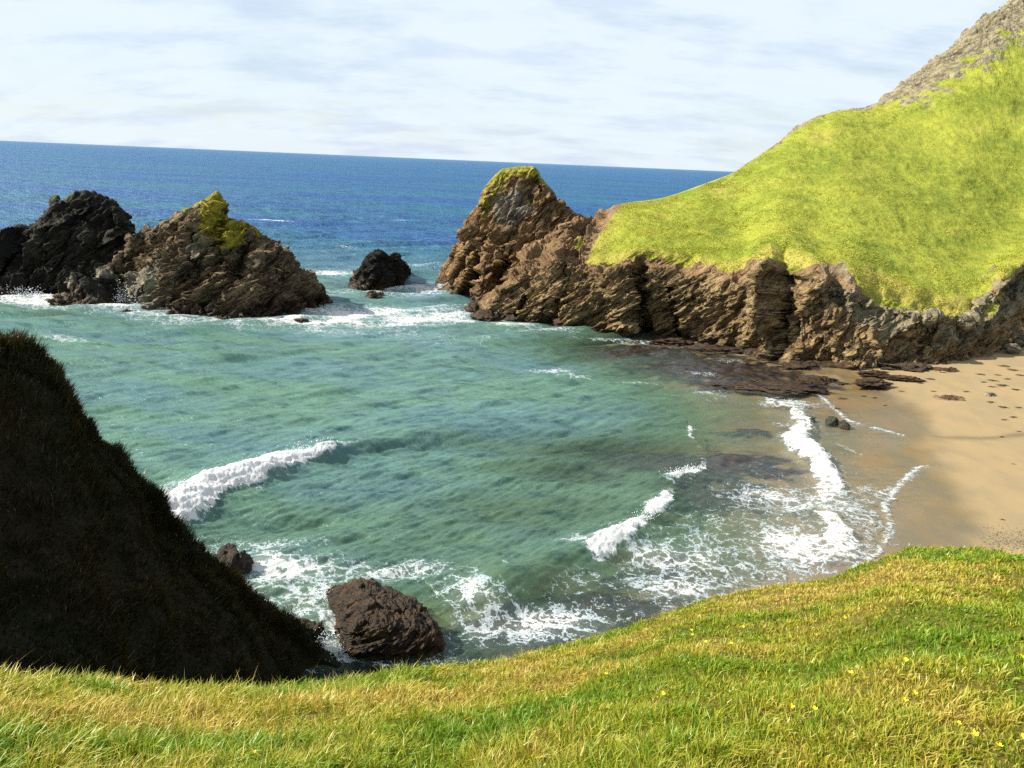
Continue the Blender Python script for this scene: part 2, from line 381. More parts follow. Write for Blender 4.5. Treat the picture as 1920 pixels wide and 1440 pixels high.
# breakers: (pixels, height, break intensity, roller width)
BRK = [
 ([(230, 1010), (310, 968), (400, 925), (470, 905), (560, 872), (625, 853), (720, 836), (820, 818), (930, 815)],
  [.9, .9, .95, .95, .95, .98, .9, .65, .05], [1, 1, 1, 1, .95, .6, 0, 0, 0], [1.5, 1.45, 1.2, 1.0, .8, .45, .2, .3, .3]),
 ([(850, 1150), (920, 1130), (1000, 1098), (1090, 1052), (1110, 1045), (1175, 1012), (1215, 980), (1222, 965), (1248, 948), (1258, 925), (1245, 905), (1262, 903), (1308, 885), (1318, 850), (1295, 820), (1290, 800)],
  [.3, .8, .9, .9, .85, .75, .65, .62, .55, .45, .4, .38, .34, .28, .22, .2],
  [0, .0, .0, .05, 1, 1, .6, .95, .9, .05, .6, .8, .7, .1, .6, .8],
  [.4, .4, .5, .65, .75, .7, .3, .6, .4, .2, .45, .4, .3, .2, .2, .25]),
 ([(1440, 752), (1500, 770), (1515, 800), (1500, 825), (1530, 850), (1560, 890), (1565, 930), (1545, 960), (1580, 1000), (1590, 1030), (1560, 1060)],
  [.1, .2, .25, .28, .3, .3, .25, .22, .28, .25, .2], [.5, .6, .75, .9, .95, .85, .7, .5, .8, .75, .5], [.5, .8, .8, 1.1, 1.2, 1.0, .8, .6, .8, .9, .7]),
]
for pts, hh, bb, ww in BRK:
    ln = world_line(pts); d, s, par = seg_dist(xs, ys, ln); s = s*1.0
    sd_ = -d*s                                     # + on the right-hand side of the line direction (shoreward)
    sd_ = sd_ + .3*fn2
    h_ = np.interp(par, range(len(hh)), hh); b_ = np.interp(par, range(len(bb)), bb); w_ = np.interp(par, range(len(ww)), ww)
    endf = np.where((par <= 0) | (par >= len(ln)-1), np.exp(-(d/1.5)**2), 1)
    prof = np.where(sd_ < 0, np.exp(-(sd_/2.4)**2), np.exp(-(sd_/(.75+.7*w_))**2))
    roll = b_*sstep(1.25*w_, .55*w_, np.abs(sd_-.35*w_)+.40*w_*fn)*endf
    zs = zs + h_*prof*endf + roll*(.16+.10*fn+.05*fbm(Ps/.25, 3, .6, 90))*np.minimum(w_, 1.2)
    trail = .52*b_*np.exp(-np.maximum(-sd_, 0)/(1.6*w_+.4))*(sd_ < 0)*endf
    front = .45*b_*np.exp(-np.maximum(sd_-w_, 0)/(1.2))*(sd_ > 0)*endf
    fs = np.maximum(fs, np.maximum(roll*1.12, np.maximum(trail, front)))
# foam fields: (pixel, x radius m, y radius m, density)
FO = [(700, 595, 11, 6, .98), (640, 580, 9, 4, .9), (760, 545, 8, 8, .85), (790, 590, 8, 5, .8), (660, 620, 8, 3, .6), (640, 515, 8, 5, .92), (610, 545, 6, 4, .7), (560, 600, 9, 2.2, .75), (800, 600, 7, 3, .6), (860, 580, 5, 4, .7), (950, 608, 5, 2.0, .85),
      (1030, 622, 5, 1.8, .8), (850, 640, 9, 5, .42), (1040, 690, 3.2, 1.0, .80), (1090, 708, 3, .8, .7), (1160, 722, 5, .8, .5), (1320, 700, 3, 1.5, .62), (1330, 740, 2, 2.4, .6),
      (60, 562, 9, 3.4, 1.0), (0, 548, 8, 3.4, 1.0), (150, 578, 8, 2.6, .8), (240, 572, 6, 3.2, 1.1), (290, 592, 8, 2.4, .8), (400, 606, 10, 2.4, .8), (520, 600, 8, 2.6, .9), (60, 628, 7, .9, .62), (140, 634, 5, .5, .5),
      (790, 500, 6, 4, .55), (830, 535, 3, 8, .55), (1250, 640, 8, 1.2, .6), (1150, 636, 6, 1.1, .6), (1400, 680, 5, 1.6, .5),
      (430, 1010, 3.2, 1.2, .55), (560, 1015, 3.5, .8, .42), (690, 1080, 3.0, .9, .58), (800, 1075, 3.0, .9, .55), (880, 1130, 1.6, 1.2, .45), (930, 1060, 2.5, .6, .36), (480, 1055, 2.0, 1.4, .6), (1000, 1150, 3.5, 1.0, .5), (700, 830, 2.5, .4, .3),  (500, 1080, 3.2, 2.6, .62), (560, 1130, 2.6, 2.2, .74), (620, 1190, 1.8, 1.8, .86), (600, 1225, 1.6, 1.2, .9), (600, 1060, 3, 1.4, .52), (760, 1060, 3.2, 1.2, .60), (860, 1110, 1.6, 1.5, .66), (640, 1100, 1.4, 1.3, .8), (900, 1180, 2.2, 1.4, .58), (840, 1215, 2, 1, .66), (700, 1233, 3, .5, .8),
      (1370, 1000, 5, 4, .48), (1450, 1040, 5, 3.6, .54), (1500, 940, 3.5, 4, .60), (1290, 1060, 5, 2.6, .50), (1540, 1030, 3, 2, .85), (1400, 930, 4, 2.5, .40), (1180, 1120, 4.5, 2, .46), (1050, 1180, 4, 1.2, .5), (1280, 1100, 4, 1, .5),
      (1590, 960, 1.7, 3, .72), (1640, 930, 1.6, 1.6, .55), (1490, 760, 3.4, 1.5, .66), (1560, 760, 2.5, 1, .45), (1080, 1030, 2.4, .5, .62), (1650, 1000, 2, 2, .4), (340, 935, 2.2, .8, .6), (440, 890, 2, .5, .4), (1440, 870, 5, 3, .3), (1480, 800, 2, 1.5, .5), (1230, 1045, 2.5, 1, .5)]
FO = [(*onz(a, b)[:2], c, d_, e) for a, b, c, d_, e in FO]
ff = np.zeros_like(xs)
for bx, by, sx_, sy_, a in FO:
    ff = 1-(1-ff)*(1-a*np.exp(-(((xs-bx)/sx_)**2+((ys-by)/sy_)**2)**1.3))
ff = .82*ff*(1+.55*fn2)
fs = np.maximum(fs, ff)
# thin swash edge along the beach
gzs = gz[sel]; dep = zs - gzs
dsh = dshore[sel]; on_b = (xs > 14) & (ys < 75)
fs = np.where(on_b, np.maximum(fs, .66*np.exp(-(dsh/.35)**2)), fs)
SW = [[(1560, 835), (1620, 848), (1680, 862), (1720, 870), (1742, 868), (1735, 880), (1690, 868)], [(1680, 842), (1730, 838), (1757, 828), (1750, 815)], [(1600, 960), (1640, 945), (1672, 938), (1650, 925), (1680, 915), (1720, 890)]]
for l in SW:
    d, s, par = seg_dist(xs, ys, world_line(l)); fs = np.maximum(fs, (.60+.3*fn2)*np.exp(-((d+.25*fn)/.22)**2))
zw[sel] = zs; foam[sel] = fs
# open-sea whitecaps
WC = [(640, 417, 5, .9), (510, 414, 8, .9), (740, 415, 9, .7), (290, 415, 8, .8), (215, 400, 6, .5), (630, 417, 4, .9), (765, 450, 4, .7), (870, 447, 5, .6), (60, 440, 5, .5), (655, 460, 4, .6), (455, 400, 5, .4), (150, 325, 10, .4), (700, 413, 4, .8), (1150, 372, 5, .3), (560, 470, 5, .5)]
fb = foam
for px_, py_, L_, a_ in WC:
    q = onz(px_, py_); wob = .5*np.sin(x*.9+px_)
    fb = np.maximum(fb, a_*np.exp(-(((x-q[0])/L_)**2+((y-q[1]-wob-.12*(x-q[0]))/1.3)**2)))
foam = fb
depth = np.clip(zw*.5 - gz, 0, 12)
far_b = sstep(100, 210, y + .15*np.abs(x+10)+ 10*fbm(P3/40, 3, .5, 77))
m_w, nt = new_mat('sea_water')
pos = node(nt, 'ShaderNodeNewGeometry').outputs['Position']
camd = node(nt, 'ShaderNodeVectorMath', {0: pos}, operation='LENGTH').outputs['Value']
p1 = scaled(nt, pos, (1, 1, 0), (0, 0, .22))
wv = scaled(nt, p1, (.38, 1, 1))
farf = attr(nt, 'open'); depf = attr(nt, 'depth'); fo = attr(nt, 'foam')
# body colour
pat = noise(nt, scaled(nt, p1, (.35, 1, 1)), .12, 6, .6); pat2 = noise(nt, wv, .7, 6, .62)
cv_c = mix(nt, remap(nt, pat, .38, .62), (.082, .158, .116), (.074, .144, .150))
cv_c = mix(nt, math_(nt, 'MULTIPLY', remap(nt, pat2, .52, .66), .5), cv_c, (.115, .215, .165))
cv_c = mix(nt, remap(nt, depf, 3.0, 1.0), cv_c, (.095, .165, .100))
cv_c = mix(nt, math_(nt, 'MULTIPLY', remap(nt, pat2, .47, .34), .6), cv_c, (.022, .062, .064))
fr_c = mix(nt, remap(nt, noise(nt, scaled(nt, p1, (.25, 1, 1)), .018, 5, .6), .4, .62), (.018, .100, .175), (.012, .068, .210))
fr_c = mix(nt, math_(nt, 'MULTIPLY', remap(nt, noise(nt, scaled(nt, p1, (.4, 1, 1)), .16, 8, .7), .5, .66), .75), fr_c, (.006, .045, .120))
body = mix(nt, farf, cv_c, fr_c)
# ripples
b1 = noise(nt, wv, .75, 5, .6, .4); b2 = noise(nt, wv, 2.6, 6, .62, .3); b3 = noise(nt, wv, .2, 4, .55)
hgt = math_(nt, 'ADD', math_(nt, 'MULTIPLY', b1, 1.0), math_(nt, 'ADD', math_(nt, 'MULTIPLY', b2, .42), math_(nt, 'MULTIPLY', math_(nt, 'MULTIPLY', b3, 4.0), farf)))
bdist = math_(nt, 'ADD', .30, math_(nt, 'MULTIPLY', farf, .85))
bdist = math_(nt, 'MULTIPLY', bdist, remap(nt, depf, .0, .8, .22, 1.0))
bmp = node(nt, 'ShaderNodeBump', {'Strength': 1.0, 'Distance': bdist, 'Height': hgt}).outputs[0]
dif = node(nt, 'ShaderNodeBsdfDiffuse', {'Color': body, 'Normal': bmp})
tr = node(nt, 'ShaderNodeBsdfTransparent', {'Color': mix(nt, remap(nt, depf, 0, 2.0), (1, 1, 1), (.55, .85, .75))})
op = math_(nt, 'SUBTRACT', 1.0, math_(nt, 'EXPONENT', math_(nt, 'MULTIPLY', math_(nt, 'MULTIPLY', depf, math_(nt, 'ADD', .10, math_(nt, 'MULTIPLY', depf, .19))), -1.0)))
bodys = node(nt, 'ShaderNodeMixShader', {0: op, 1: tr.outputs[0], 2: dif.outputs[0]})
gl = node(nt, 'ShaderNodeBsdfGlossy', {'Color': (.8, .88, 1.0), 'Roughness': math_(nt, 'ADD', .2, math_(nt, 'MULTIPLY', farf, .16)), 'Normal': bmp})
fres = node(nt, 'ShaderNodeFresnel', {'IOR': 1.33, 'Normal': bmp}).outputs[0]
bf = node(nt, 'ShaderNodeNewGeometry').outputs['Backfacing']
fres = math_(nt, 'MULTIPLY', fres, math_(nt, 'SUBTRACT', 1.0, math_(nt, 'MULTIPLY', bf, .96)))   # light let through from above
fres = math_(nt, 'MULTIPLY', fres, math_(nt, 'SUBTRACT', .55, math_(nt, 'MULTIPLY', farf, .15)))
wsh = node(nt, 'ShaderNodeMixShader', {0: fres, 1: bodys.outputs[0], 2: gl.outputs[0]})
# foam veins
warp = node(nt, 'ShaderNodeTexNoise', {'Vector': p1, 'Scale': .9, 'Detail': 5, 'Roughness': .6}).outputs['Color']
wpos = node(nt, 'ShaderNodeVectorMath', {0: scaled(nt, p1, (.75, 1.15, 0)), 1: node(nt, 'ShaderNodeVectorMath', {0: node(nt, 'ShaderNodeVectorMath', {0: warp, 1: (.5, .5, .5)}, operation='SUBTRACT').outputs[0], 'Scale': 2.6}, operation='SCALE').outputs[0]}, operation='ADD').outputs[0]
v1 = node(nt, 'ShaderNodeTexVoronoi', {'Vector': wpos, 'Scale': 1.15}, feature='DISTANCE_TO_EDGE').outputs[0]
v2 = node(nt, 'ShaderNodeTexVoronoi', {'Vector': wpos, 'Scale': 3.3}, feature='DISTANCE_TO_EDGE').outputs[0]
n_f = noise(nt, p1, 1.3, 9, .72, .5)
vein = math_(nt, 'ADD', math_(nt, 'MULTIPLY', remap(nt, v1, 0, .20, 1, 0, False), .46), math_(nt, 'MULTIPLY', remap(nt, v2, 0, .22, 1, 0, False), .27))
vein = math_(nt, 'ADD', vein, math_(nt, 'MULTIPLY', remap(nt, n_f, .3, .7), .42))
thr = math_(nt, 'SUBTRACT', 1.10, math_(nt, 'MULTIPLY', fo, .92))
fmask = remap(nt, math_(nt, 'SUBTRACT', vein, thr), -.05, .16)
fmask = math_(nt, 'MULTIPLY', fmask, remap(nt, fo, .05, .25))
haze_f = math_(nt, 'MULTIPLY', remap(nt, fo, .25, 1.0), .22)
fmask = math_(nt, 'MAXIMUM', fmask, haze_f)
fmask = math_(nt, 'MAXIMUM', fmask, remap(nt, math_(nt, 'ADD', fo, math_(nt, 'MULTIPLY', math_(nt, 'SUBTRACT', n_f, .5), .8)), .86, 1.05))
fb_ = node(nt, 'ShaderNodeBump', {'Strength': .6, 'Distance': .15, 'Height': noise(nt, pos, 3.5, 8, .7)}).outputs[0]
fcol = mix(nt, remap(nt, fo, .45, .85), (.50, .60, .66), (.88, .89, .90))   # thin wash is less dense than a roller
fsh = node(nt, 'ShaderNodeMixShader', {0: .45, 1: node(nt, 'ShaderNodeBsdfDiffuse', {'Color': fcol, 'Normal': fb_}).outputs[0], 2: node(nt, 'ShaderNodeBsdfTranslucent', {'Color': (.84, .86, .88)}).outputs[0]})
fin = node(nt, 'ShaderNodeMixShader', {0: fmask, 1: wsh.outputs[0], 2: fsh.outputs[0]})
out(nt, fin.outputs[0])
# shape of the sheet where it meets the beach
sea = mesh_np('sea', np.stack([x, y, zw], 1), grid_quads(NA, NR), mat=m_w, attrs={'foam': foam, 'depth': depth, 'open': far_b})
finish(sea, kind='structure')

# ------------------------------------------------------------------ headland (cliff, turf slope and ridge in one terrain sheet)
def hcol(base, lip, lipback, mid, midback, ridge, ridgeback, zb=0.0, foot=0.0):
    b = onz(*base, zb); db = math.hypot(b[0], b[1]); u = b[:2]/db
    l = ond(*lip, db+lipback); m = ond(*mid, db+midback); rd = ond(*ridge, db+ridgeback)
    c1 = b*.62+l*.38; c1[:2] -= u*.22*lipback*1.0
    c2 = b*.25+l*.75; c2[:2] -= u*.30*lipback
    c1[2] += .2; f = b.copy(); f[:2] -= u*1.6; f[2] = -3.5
    du = (rd[:2])/np.linalg.norm(rd[:2])
    k1 = rd.copy(); k1[:2] += du*10; k1[2] -= 3.5
    k2 = rd.copy(); k2[:2] += du*45; k2[2] = -4
    return [f, b, c1, c2, l, m, rd, k1, k2]
HC = [
 hcol((893, 582), (893, 566), 1.0, (893, 563), 1.6, (893, 560), 2.2),
 hcol((925, 597), (930, 548), 3.0, (935, 535), 5, (940, 528), 7),
 hcol((970, 604), (985, 505), 6.0, (990, 490), 9, (995, 480), 12),
 hcol((1040, 615), (1045, 468), 7.5, (1050, 440), 12, (1055, 425), 17),
 hcol((1110, 624), (1085, 490), 7.0, (1092, 440), 14, (1092, 404), 22),
 hcol((1160, 629), (1135, 497), 5.5, (1140, 430), 15, (1135, 388), 26),
 hcol((1205, 632), (1195, 472), 5.5, (1185, 420), 15, (1180, 379), 30),
 hcol((1260, 638), (1262, 486), 5.5, (1255, 425), 16, (1240, 371), 34),
 hcol((1330, 650), (1325, 502), 5.5, (1320, 425), 18, (1320, 345), 40),
 hcol((1400, 668), (1392, 506), 5.5, (1385, 425), 22, (1380, 322), 48),
 hcol((1440, 680), (1440, 480), 6.5, (1430, 410), 24, (1405, 305), 52),
 hcol((1480, 690), (1478, 468), 8.0, (1470, 400), 26, (1450, 279), 58),
 hcol((1540, 695), (1535, 508), 5.0, (1530, 410), 26, (1500, 238), 66),
 hcol((1610, 693), (1600, 520), 5.0, (1590, 400), 28, (1560, 213), 74, .6),
 hcol((1680, 688), (1660, 550), 4.5, (1650, 390), 32, (1630, 203), 82, 1.0),
 hcol((1760, 684), (1745, 572), 4.0, (1730, 390), 36, (1700, 158), 92, 1.3),
 hcol((1830, 680), (1825, 583), 4.0, (1810, 390), 38, (1775, 104), 100, 1.5),
 hcol((1885, 668), (1880, 520), 6.0, (1880, 380), 40, (1845, 45), 108, 1.7),
 hcol((1960, 650), (1960, 470), 7.0, (1960, 360), 40, (1925, -2), 115, 2.0),
 hcol((2100, 640), (2100, 430), 8.0, (2100, 330), 42, (2070, -60), 125, 2.5),
 hcol((2350, 640), (2350, 400), 8.0, (2350, 300), 42, (2300, -200), 130, 3),
]
G, ku, kv = loft(HC, 1350, [14, 110, 110, 110, 150, 170, 14, 8])
nu, nv = G.shape[:2]; KU = np.broadcast_to(ku[:, None], (nu, nv)); KV = np.broadcast_to(kv[None, :], (nu, nv))
N = grid_normals(G); N *= np.sign((N[:, :, 2:3]).mean())
Pf = G.reshape(-1, 3); kuf = KU.ravel(); kvf = KV.ravel(); Nf = N.reshape(-1, 3)
bd = beds(Pf, 36, 2.4, -25)
cliff = sstep(4.25, 3.9, kvf + .12*gn(Pf/2.5, 5)); left = sstep(4.6, 3.8, kuf-.5*np.maximum(kvf-4.2, 0))     # bare flank at the seaward end
cliff = np.maximum(cliff, left)
amp_end = sstep(0, 2.0, kuf)*.75+.25
D = cliff*amp_end*(1.1*gn(Pf/7., 8) + 1.9*buttress(Pf, 7.5, .35, 401, (.9, -.42)) - 1.0)
def groove(ku0, w, depth, v0, v1, slant=0.0):
    u = (kuf - ku0 - slant*(kvf-2.5) - .10*gn(Pf/2., 51))/w
    return -depth*recess(u)*sstep(v0-.35, v0+.1, kvf)*sstep(v1+.3, v1-.2, kvf)
Dg = (groove(6.05, .24, 4.0, .7, 3.75, .03) + groove(6.9, .07, 1.5, .8, 2.8, -.12) + groove(10.70, .75, 4.4, 1.6, 4.05, .16) + groove(10.35, .30, 3.0, .9, 2.4, .1)
      + groove(11.3, .12, 2.0, 1.0, 2.6) + groove(12.55, .35, 2.0, 2.9, 3.95) + groove(15.2, .25, 1.4, 1.9, 3.0) + groove(18.0, .8, 3.0, 2.6, 3.7) + groove(2.0, .12, 1.5, .8, 2.3, .2) + groove(3.2, .12, 1.0, .8, 2.2, .3))
nse = .12*gn(Pf/1.5, 61)
Dg += 2.4*sstep(8.8, 9.9, kuf+nse-.16*(kvf-2.5))*sstep(10.12, 9.98, kuf+nse-.16*(kvf-2.5))*sstep(1.2, 2.2, kvf)*sstep(4.1, 3.6, kvf)
Dg += 1.8*sstep(4.6, 5.7, kuf+nse)*sstep(5.86, 5.76, kuf+nse)*sstep(.8, 1.6, kvf)*sstep(4.0, 3.4, kvf) + 1.5*sstep(13.6, 14.7, kuf+nse)*sstep(14.9, 14.75, kuf+nse)*sstep(1.8, 2.6, kvf)*sstep(3.9, 3.4, kvf)
Dg += 0*kuf + 1.5*np.exp(-((kuf-5.3)/.5)**2)*sstep(.8, 1.4, kvf)*sstep(4, 2.8, kvf)
turf_zone = (1-cliff)
D2 = turf_zone*(.9*gn(Pf/16., 14) + .24*fbm(Pf/3.0, 4, .55, 15)) * sstep(6.2, 5.7, kvf)
rocky_top = sstep(5.33, 5.86, kvf)*sstep(13.5, 15.5, kuf)+sstep(5.75, 5.97, kvf)*sstep(10.2, 11, kuf)*.7
rocky_top *= sstep(-.35, .25, gn(Pf/6, 17)+.5*rocky_top)
ft, et = facets(Pf/3.5, 6, 1.2)
D2 += rocky_top*(.30*ft+.34*ridged(beds(Pf, 50, 1.8, 60)/4, 5, .6, 19)-.2)
nh = Nf.copy(); nh[:, 2] *= .35; nh /= np.linalg.norm(nh, axis=1)[:, None]
V = Pf + (Nf*.35+nh*.65)*(D*1.0)[:, None] + nh*Dg[:, None] + Nf*D2[:, None]
V1 = V; cz = np.nonzero((cliff > .02))[0]
N2 = grid_normals(V1.reshape(nu, nv, 3)); N2 *= np.sign(N2[:, :, 2].mean()); N2 = N2.reshape(-1, 3)
Q = V1[cz]; iso = sstep(6.5, 10.5, kuf[cz]+1.5*gn(Q/9., 62)); w_ = np.nonzero(iso > .02)[0]; kq = beds(Q, 36, 2.4, -25)
DD = np.zeros(len(Q)); wb = np.nonzero(iso < .98)[0]; bq = kq[wb]
DD[wb] += (1-iso[wb])*(.80*facets(bq/4.2, 1, 1.3)[0]+.42*facets(bq/1.5, 2, 1.3)[0]+.22*facets(bq/.6, 3, 1.3)[0]+.30*ridged(bq/2.2, 5, .6, 11))
iq = beds(Q[w_]+.9*np.stack([gn(Q[w_]/2.5, 63), gn(Q[w_]/2.5, 64), gn(Q[w_]/2.5, 65)], 1), 60, 1.15, -25)
DD[w_] += iso[w_]*(.85*facets(iq/3.6, 21, 1.2)[0]+.34*facets(iq/1.3, 22, 1.2)[0]+.16*facets(iq/.5, 23, 1.2)[0]+.26*ridged(iq/1.8, 5, .62, 24))
DD += .75*buttress(Q, 2.6, .6, 403, (.9, -.42))-.65
V = V1.copy(); V[cz] += N2[cz]*(cliff[cz]*amp_end[cz]*DD*(1-.55*sstep(3.3, 3.9, kvf[cz])*(kuf[cz] > 5)))[:, None]
# turf lip overhang and turf extent
lipn = .30*gn(Pf/3.2, 22)+.18*gn(Pf/1.1, 23)
vl = 3.98 + .22*np.exp(-((kuf-12.6)/.7)**2) - .14*np.exp(-((kuf-14.6)/1.)**2)-.1*np.exp(-((kuf-16)/.6)**2)+.1*np.exp(-((kuf-9)/.8)**2)
turf = sstep(vl-.10, vl+.10, kvf+lipn*.40)*sstep(4.1, 4.35, kuf+.55*lipn-.15*np.maximum(kvf-4, 0)-.375*np.maximum(kvf-4, 0)**2)
turf *= 1-np.clip(rocky_top*1.0, 0, 1)*(.62+.3*sstep(-.3, .3, gn(Pf/3., 27)))
turf = np.maximum(turf, .8*sstep(.1, .5, gn(Pf/2.2, 29)+.35*gn(Pf/.8, 33))*sstep(17.0, 18.0, kuf)*sstep(2.9, 3.5, kvf)*(kvf < 4.6))
turf = np.maximum(turf, .75*np.exp(-((kuf-3.9)/.25)**2-((kvf-4.7)/.35)**2))
dry = np.clip(.75*sstep(6.5, 4.3, kuf)+.75*np.exp(-((kvf-4.1)/.14)**2)+.22*sstep(5.2, 6, kvf)+.45*sstep(.1, .6, gn(Pf/9, 35)), 0, 1)
grey = np.clip(.9*sstep(11.2, 13.5, kuf)*sstep(2.0, 3.0, kvf+.4*gn(Pf/5, 37))+1.0*rocky_top+ .40*sstep(11, 13, kuf), 0, 1)
soil = np.clip(sstep(6.6, 5.6, kuf)*sstep(3.4, 4.2, kvf)*sstep(2.2, 3.2, kuf)+.7*sstep(3.2, 3.9, kvf)*sstep(8, 6.5, kuf)+.55*sstep(3.2, 3.9, kvf)*sstep(5, 4.5, kvf), 0, 1)
m_h = turf_mat('headland_ground', (.155, .190, .022), (.250, .268, .034), (.31, .27, .060),
               rockcols=((.168, .110, .045), (.325, .232, .115), (.042, .026, .011), .9), scale=1.0, bump=.35)
headland = mesh_np('headland', V, grid_quads(nu, nv), mat=m_h, attrs={'turf': turf, 'dry': dry, 'grey': grey, 'soil': soil})
finish(headland, kind='structure')
HEAD = (V.reshape(nu, nv, 3), turf.reshape(nu, nv))

# ------------------------------------------------------------------ rock stacks in the sea
def rcol(base, top, back, zb=0.0, mid=None, thick=5.0, bulge=0.0):
    b = onz(*base, zb); db = math.hypot(b[0], b[1]); u = b[:2]/db
    t = ond(*top, db+back)
    c1 = b*.66+t*.34; c2 = b*.3+t*.7
    c1[:2] -= u*(bulge+.12*back); c2[:2] -= u*(bulge+.15*back)
    f = b.copy(); f[:2] -= u*1.2; f[2] = -3
    k0 = t.copy(); k0[:2] += u*.35*thick; k0[2] -= .04*abs(t[2])
    k1 = t.copy(); k1[:2] += u*thick; k1[2] = t[2]*.5
    k2 = t.copy(); k2[:2] += u*thick*1.5; k2[2] = -3
    return [f, b, c1, c2, t, k0, k1, k2]
def stack(name, cols, nu, nvs, mat, bed, amps, seed, fun=None, extra=None):
    G, ku, kv = loft(cols, nu, nvs); nu_, nv_ = G.shape[:2]
    KU = np.repeat(ku, nv_); KV = np.tile(kv, nu_)
    N = grid_normals(G); N *= np.sign(N[:, nvs[0]+5:nvs[0]+60, 2].mean() or 1); Pf = G.reshape(-1, 3); Nf = N.reshape(-1, 3)
    bd = beds(Pf, *bed)
    crest = 1-.82*np.exp(-((KV-4.45)/.75)**2); ends = .25+.75*sstep(0, 1.2, KU)*sstep(len(cols)-1, len(cols)-2.2, KU)
    D = crest*ends*(amps[0]*2.2*buttress(Pf, amps[4]*1.35, .45, seed+7)-amps[0]*.8+amps[0]*.8*gn(Pf/(amps[4]*1.5), seed+5))
    if fun is not None: D = D + fun(KU, KV, Pf)
    V = Pf + Nf*D[:, None]
    N2 = grid_normals(V.reshape(nu_, nv_, 3)); N2 *= np.sign(N2[:, nvs[0]+5:nvs[0]+60, 2].mean() or 1); N2 = N2.reshape(-1, 3)
    wp = V + .5*np.stack([gn(V/2.2, 63), gn(V/2.2, 64), gn(V/2.2, 65)], 1); bd = beds(wp, *bed)
    f1, e1 = facets(bd/amps[4], seed, 1.4); f2, e2 = facets(bd/(amps[4]*.38), seed+1, 1.4); f3, e3 = facets(bd/(amps[4]*.15), seed+2, 1.4)
    D = crest*ends*(amps[0]*1.1*f1+amps[1]*1.2*f2+amps[2]*1.25*f3+amps[3]*1.1*ridged(bd/(amps[4]*.6), 5, .6, seed+3)-.3*amps[3]+amps[0]*.9*buttress(V, amps[4]*.5, .6, seed+9)-.3*amps[0]) - .3*amps[0]*sstep(.1, 0, e1)*crest
    V = V + N2*D[:, None]
    at = {'lichen': np.zeros(len(V)), 'grey': np.zeros(len(V))}
    if extra: at.update(extra(KU, KV, Pf, Nf))
    return mesh_np(name, V, grid_quads(nu_, nv_), mat=mat, attrs=at)

m_brown = rock_mat('brown_rock', (.165, .095, .038), (.31, .195, .090), (.042, .024, .010), lich=.95, lich_col=(.30, .265, .02), white=.5, dip=40, patch=(.19, .175, .14), bump=.14)
m_dark = rock_mat('dark_rock', (.010, .009, .006), (.036, .031, .019), (.003, .0028, .002), lich=.8, lich_col=(.10, .11, .012), white=.2, dip=40, patch=(.20, .18, .13), bump=.14)
m_mid = rock_mat('brown_black_rock', (.115, .078, .040), (.24, .175, .098), (.026, .018, .010), lich=.95, lich_col=(.30, .25, .014), white=.5, dip=32, patch=(.22, .20, .14), bump=.14, wet_shade_z=2.4)
m_slab = rock_mat('shaded_slab_rock', (.034, .018, .008), (.105, .056, .024), (.007, .0045, .003), white=.3, dip=20, bump=.05, scale=3.0, wet_shade_z=2.3)  # dark zone set high: paints the lower face's shade into the colour
m_weed = rock_mat('weedy_rock', (.055, .028, .011), (.150, .080, .032), (.012, .007, .004), white=.3, dip=20, bump=.05, scale=3.0, wet_shade_z=1.5)

# tall grass-capped stack at the tip of the headland
TS = [rcol((820, 529), (823, 522), .8, thick=2), rcol((830, 540), (845, 488), 3, thick=5), rcol((842, 551), (868, 440), 5, thick=8), rcol((858, 556), (888, 400), 6, thick=9),
      rcol((875, 560), (906, 362), 7, thick=9), rcol((895, 564), (925, 334), 7.5, thick=9), rcol((915, 567), (945, 318), 8, thick=9), rcol((935, 570), (978, 313), 8, thick=9),
      rcol((960, 573), (1000, 320), 8, thick=9), rcol((985, 577), (1018, 338), 8, thick=9), rcol((1010, 580), (1036, 360), 9, thick=9), rcol((1035, 584), (1050, 388), 9.5, thick=9),
      rcol((1065, 588), (1072, 397), 10, thick=8), rcol((1095, 592), (1095, 408), 11, thick=7), rcol((1130, 600), (1125, 430), 12, thick=5)]
def ts_fun(KU, KV, P):
    n = .12*gn(P/2., 71)
    g = -3.4*recess((KU-4.0-.5*(KV-1.5)-n)/.5)*sstep(.75, 1.2, KV)*sstep(2.75, 2.2, KV)
    g += -4.2*recess((KU-6.6-.3*(KV-1.5)-n)/.6)*sstep(.7, 1.1, KV)*sstep(2.35, 1.9, KV)
    g += -2.0*recess((KU-2.4-.5*(KV-2.)-n)/.35)*sstep(1., 1.6, KV)*sstep(3.2, 2.6, KV)
    g += 1.1*np.exp(-((KU-3.4-.4*(KV-1.5))/.35)**2)*sstep(.6, 1.1, KV)*sstep(2.6, 2.0, KV) + 1.0*np.exp(-((KU-5.4)/.5)**2)*sstep(.6, 1.1, KV)*sstep(2.4, 1.8, KV)
    g += -.9*np.exp(-((KU-8.5)/1.0)**2-((KV-3.72)/.06)**2) + .9*np.exp(-((KU-11.0)/.35)**2-((KV-3.9)/.2)**2)
    return g
def ts_ex(KU, KV, P, N):
    n = .28*gn(P/2.2, 73)+.18*gn(P/.9, 74)
    cap = sstep(3.6, 3.8, KV+n*.5-.16*np.clip(KU-6.6, -3, 3)*(KU > 6.6)*.5+.02)*sstep(4.2, 5.4, KU+n)*sstep(10.2, 9.0, KU+n)
    thin = .62*sstep(2.9, 3.5, KV+n)*sstep(3, 4.5, KU)*sstep(7.4, 6.0, KU) + .55*np.exp(-((KU-8.2)/.9)**2-((KV-3.25)/.2)**2)
    return {'lichen': np.clip(np.maximum(cap*1.2, thin), 0, 1.2), 'grey': .75*np.exp(-((KU-6.6)/1.6)**2-((KV-2.9)/.55)**2)+.25*(KV > 3)}
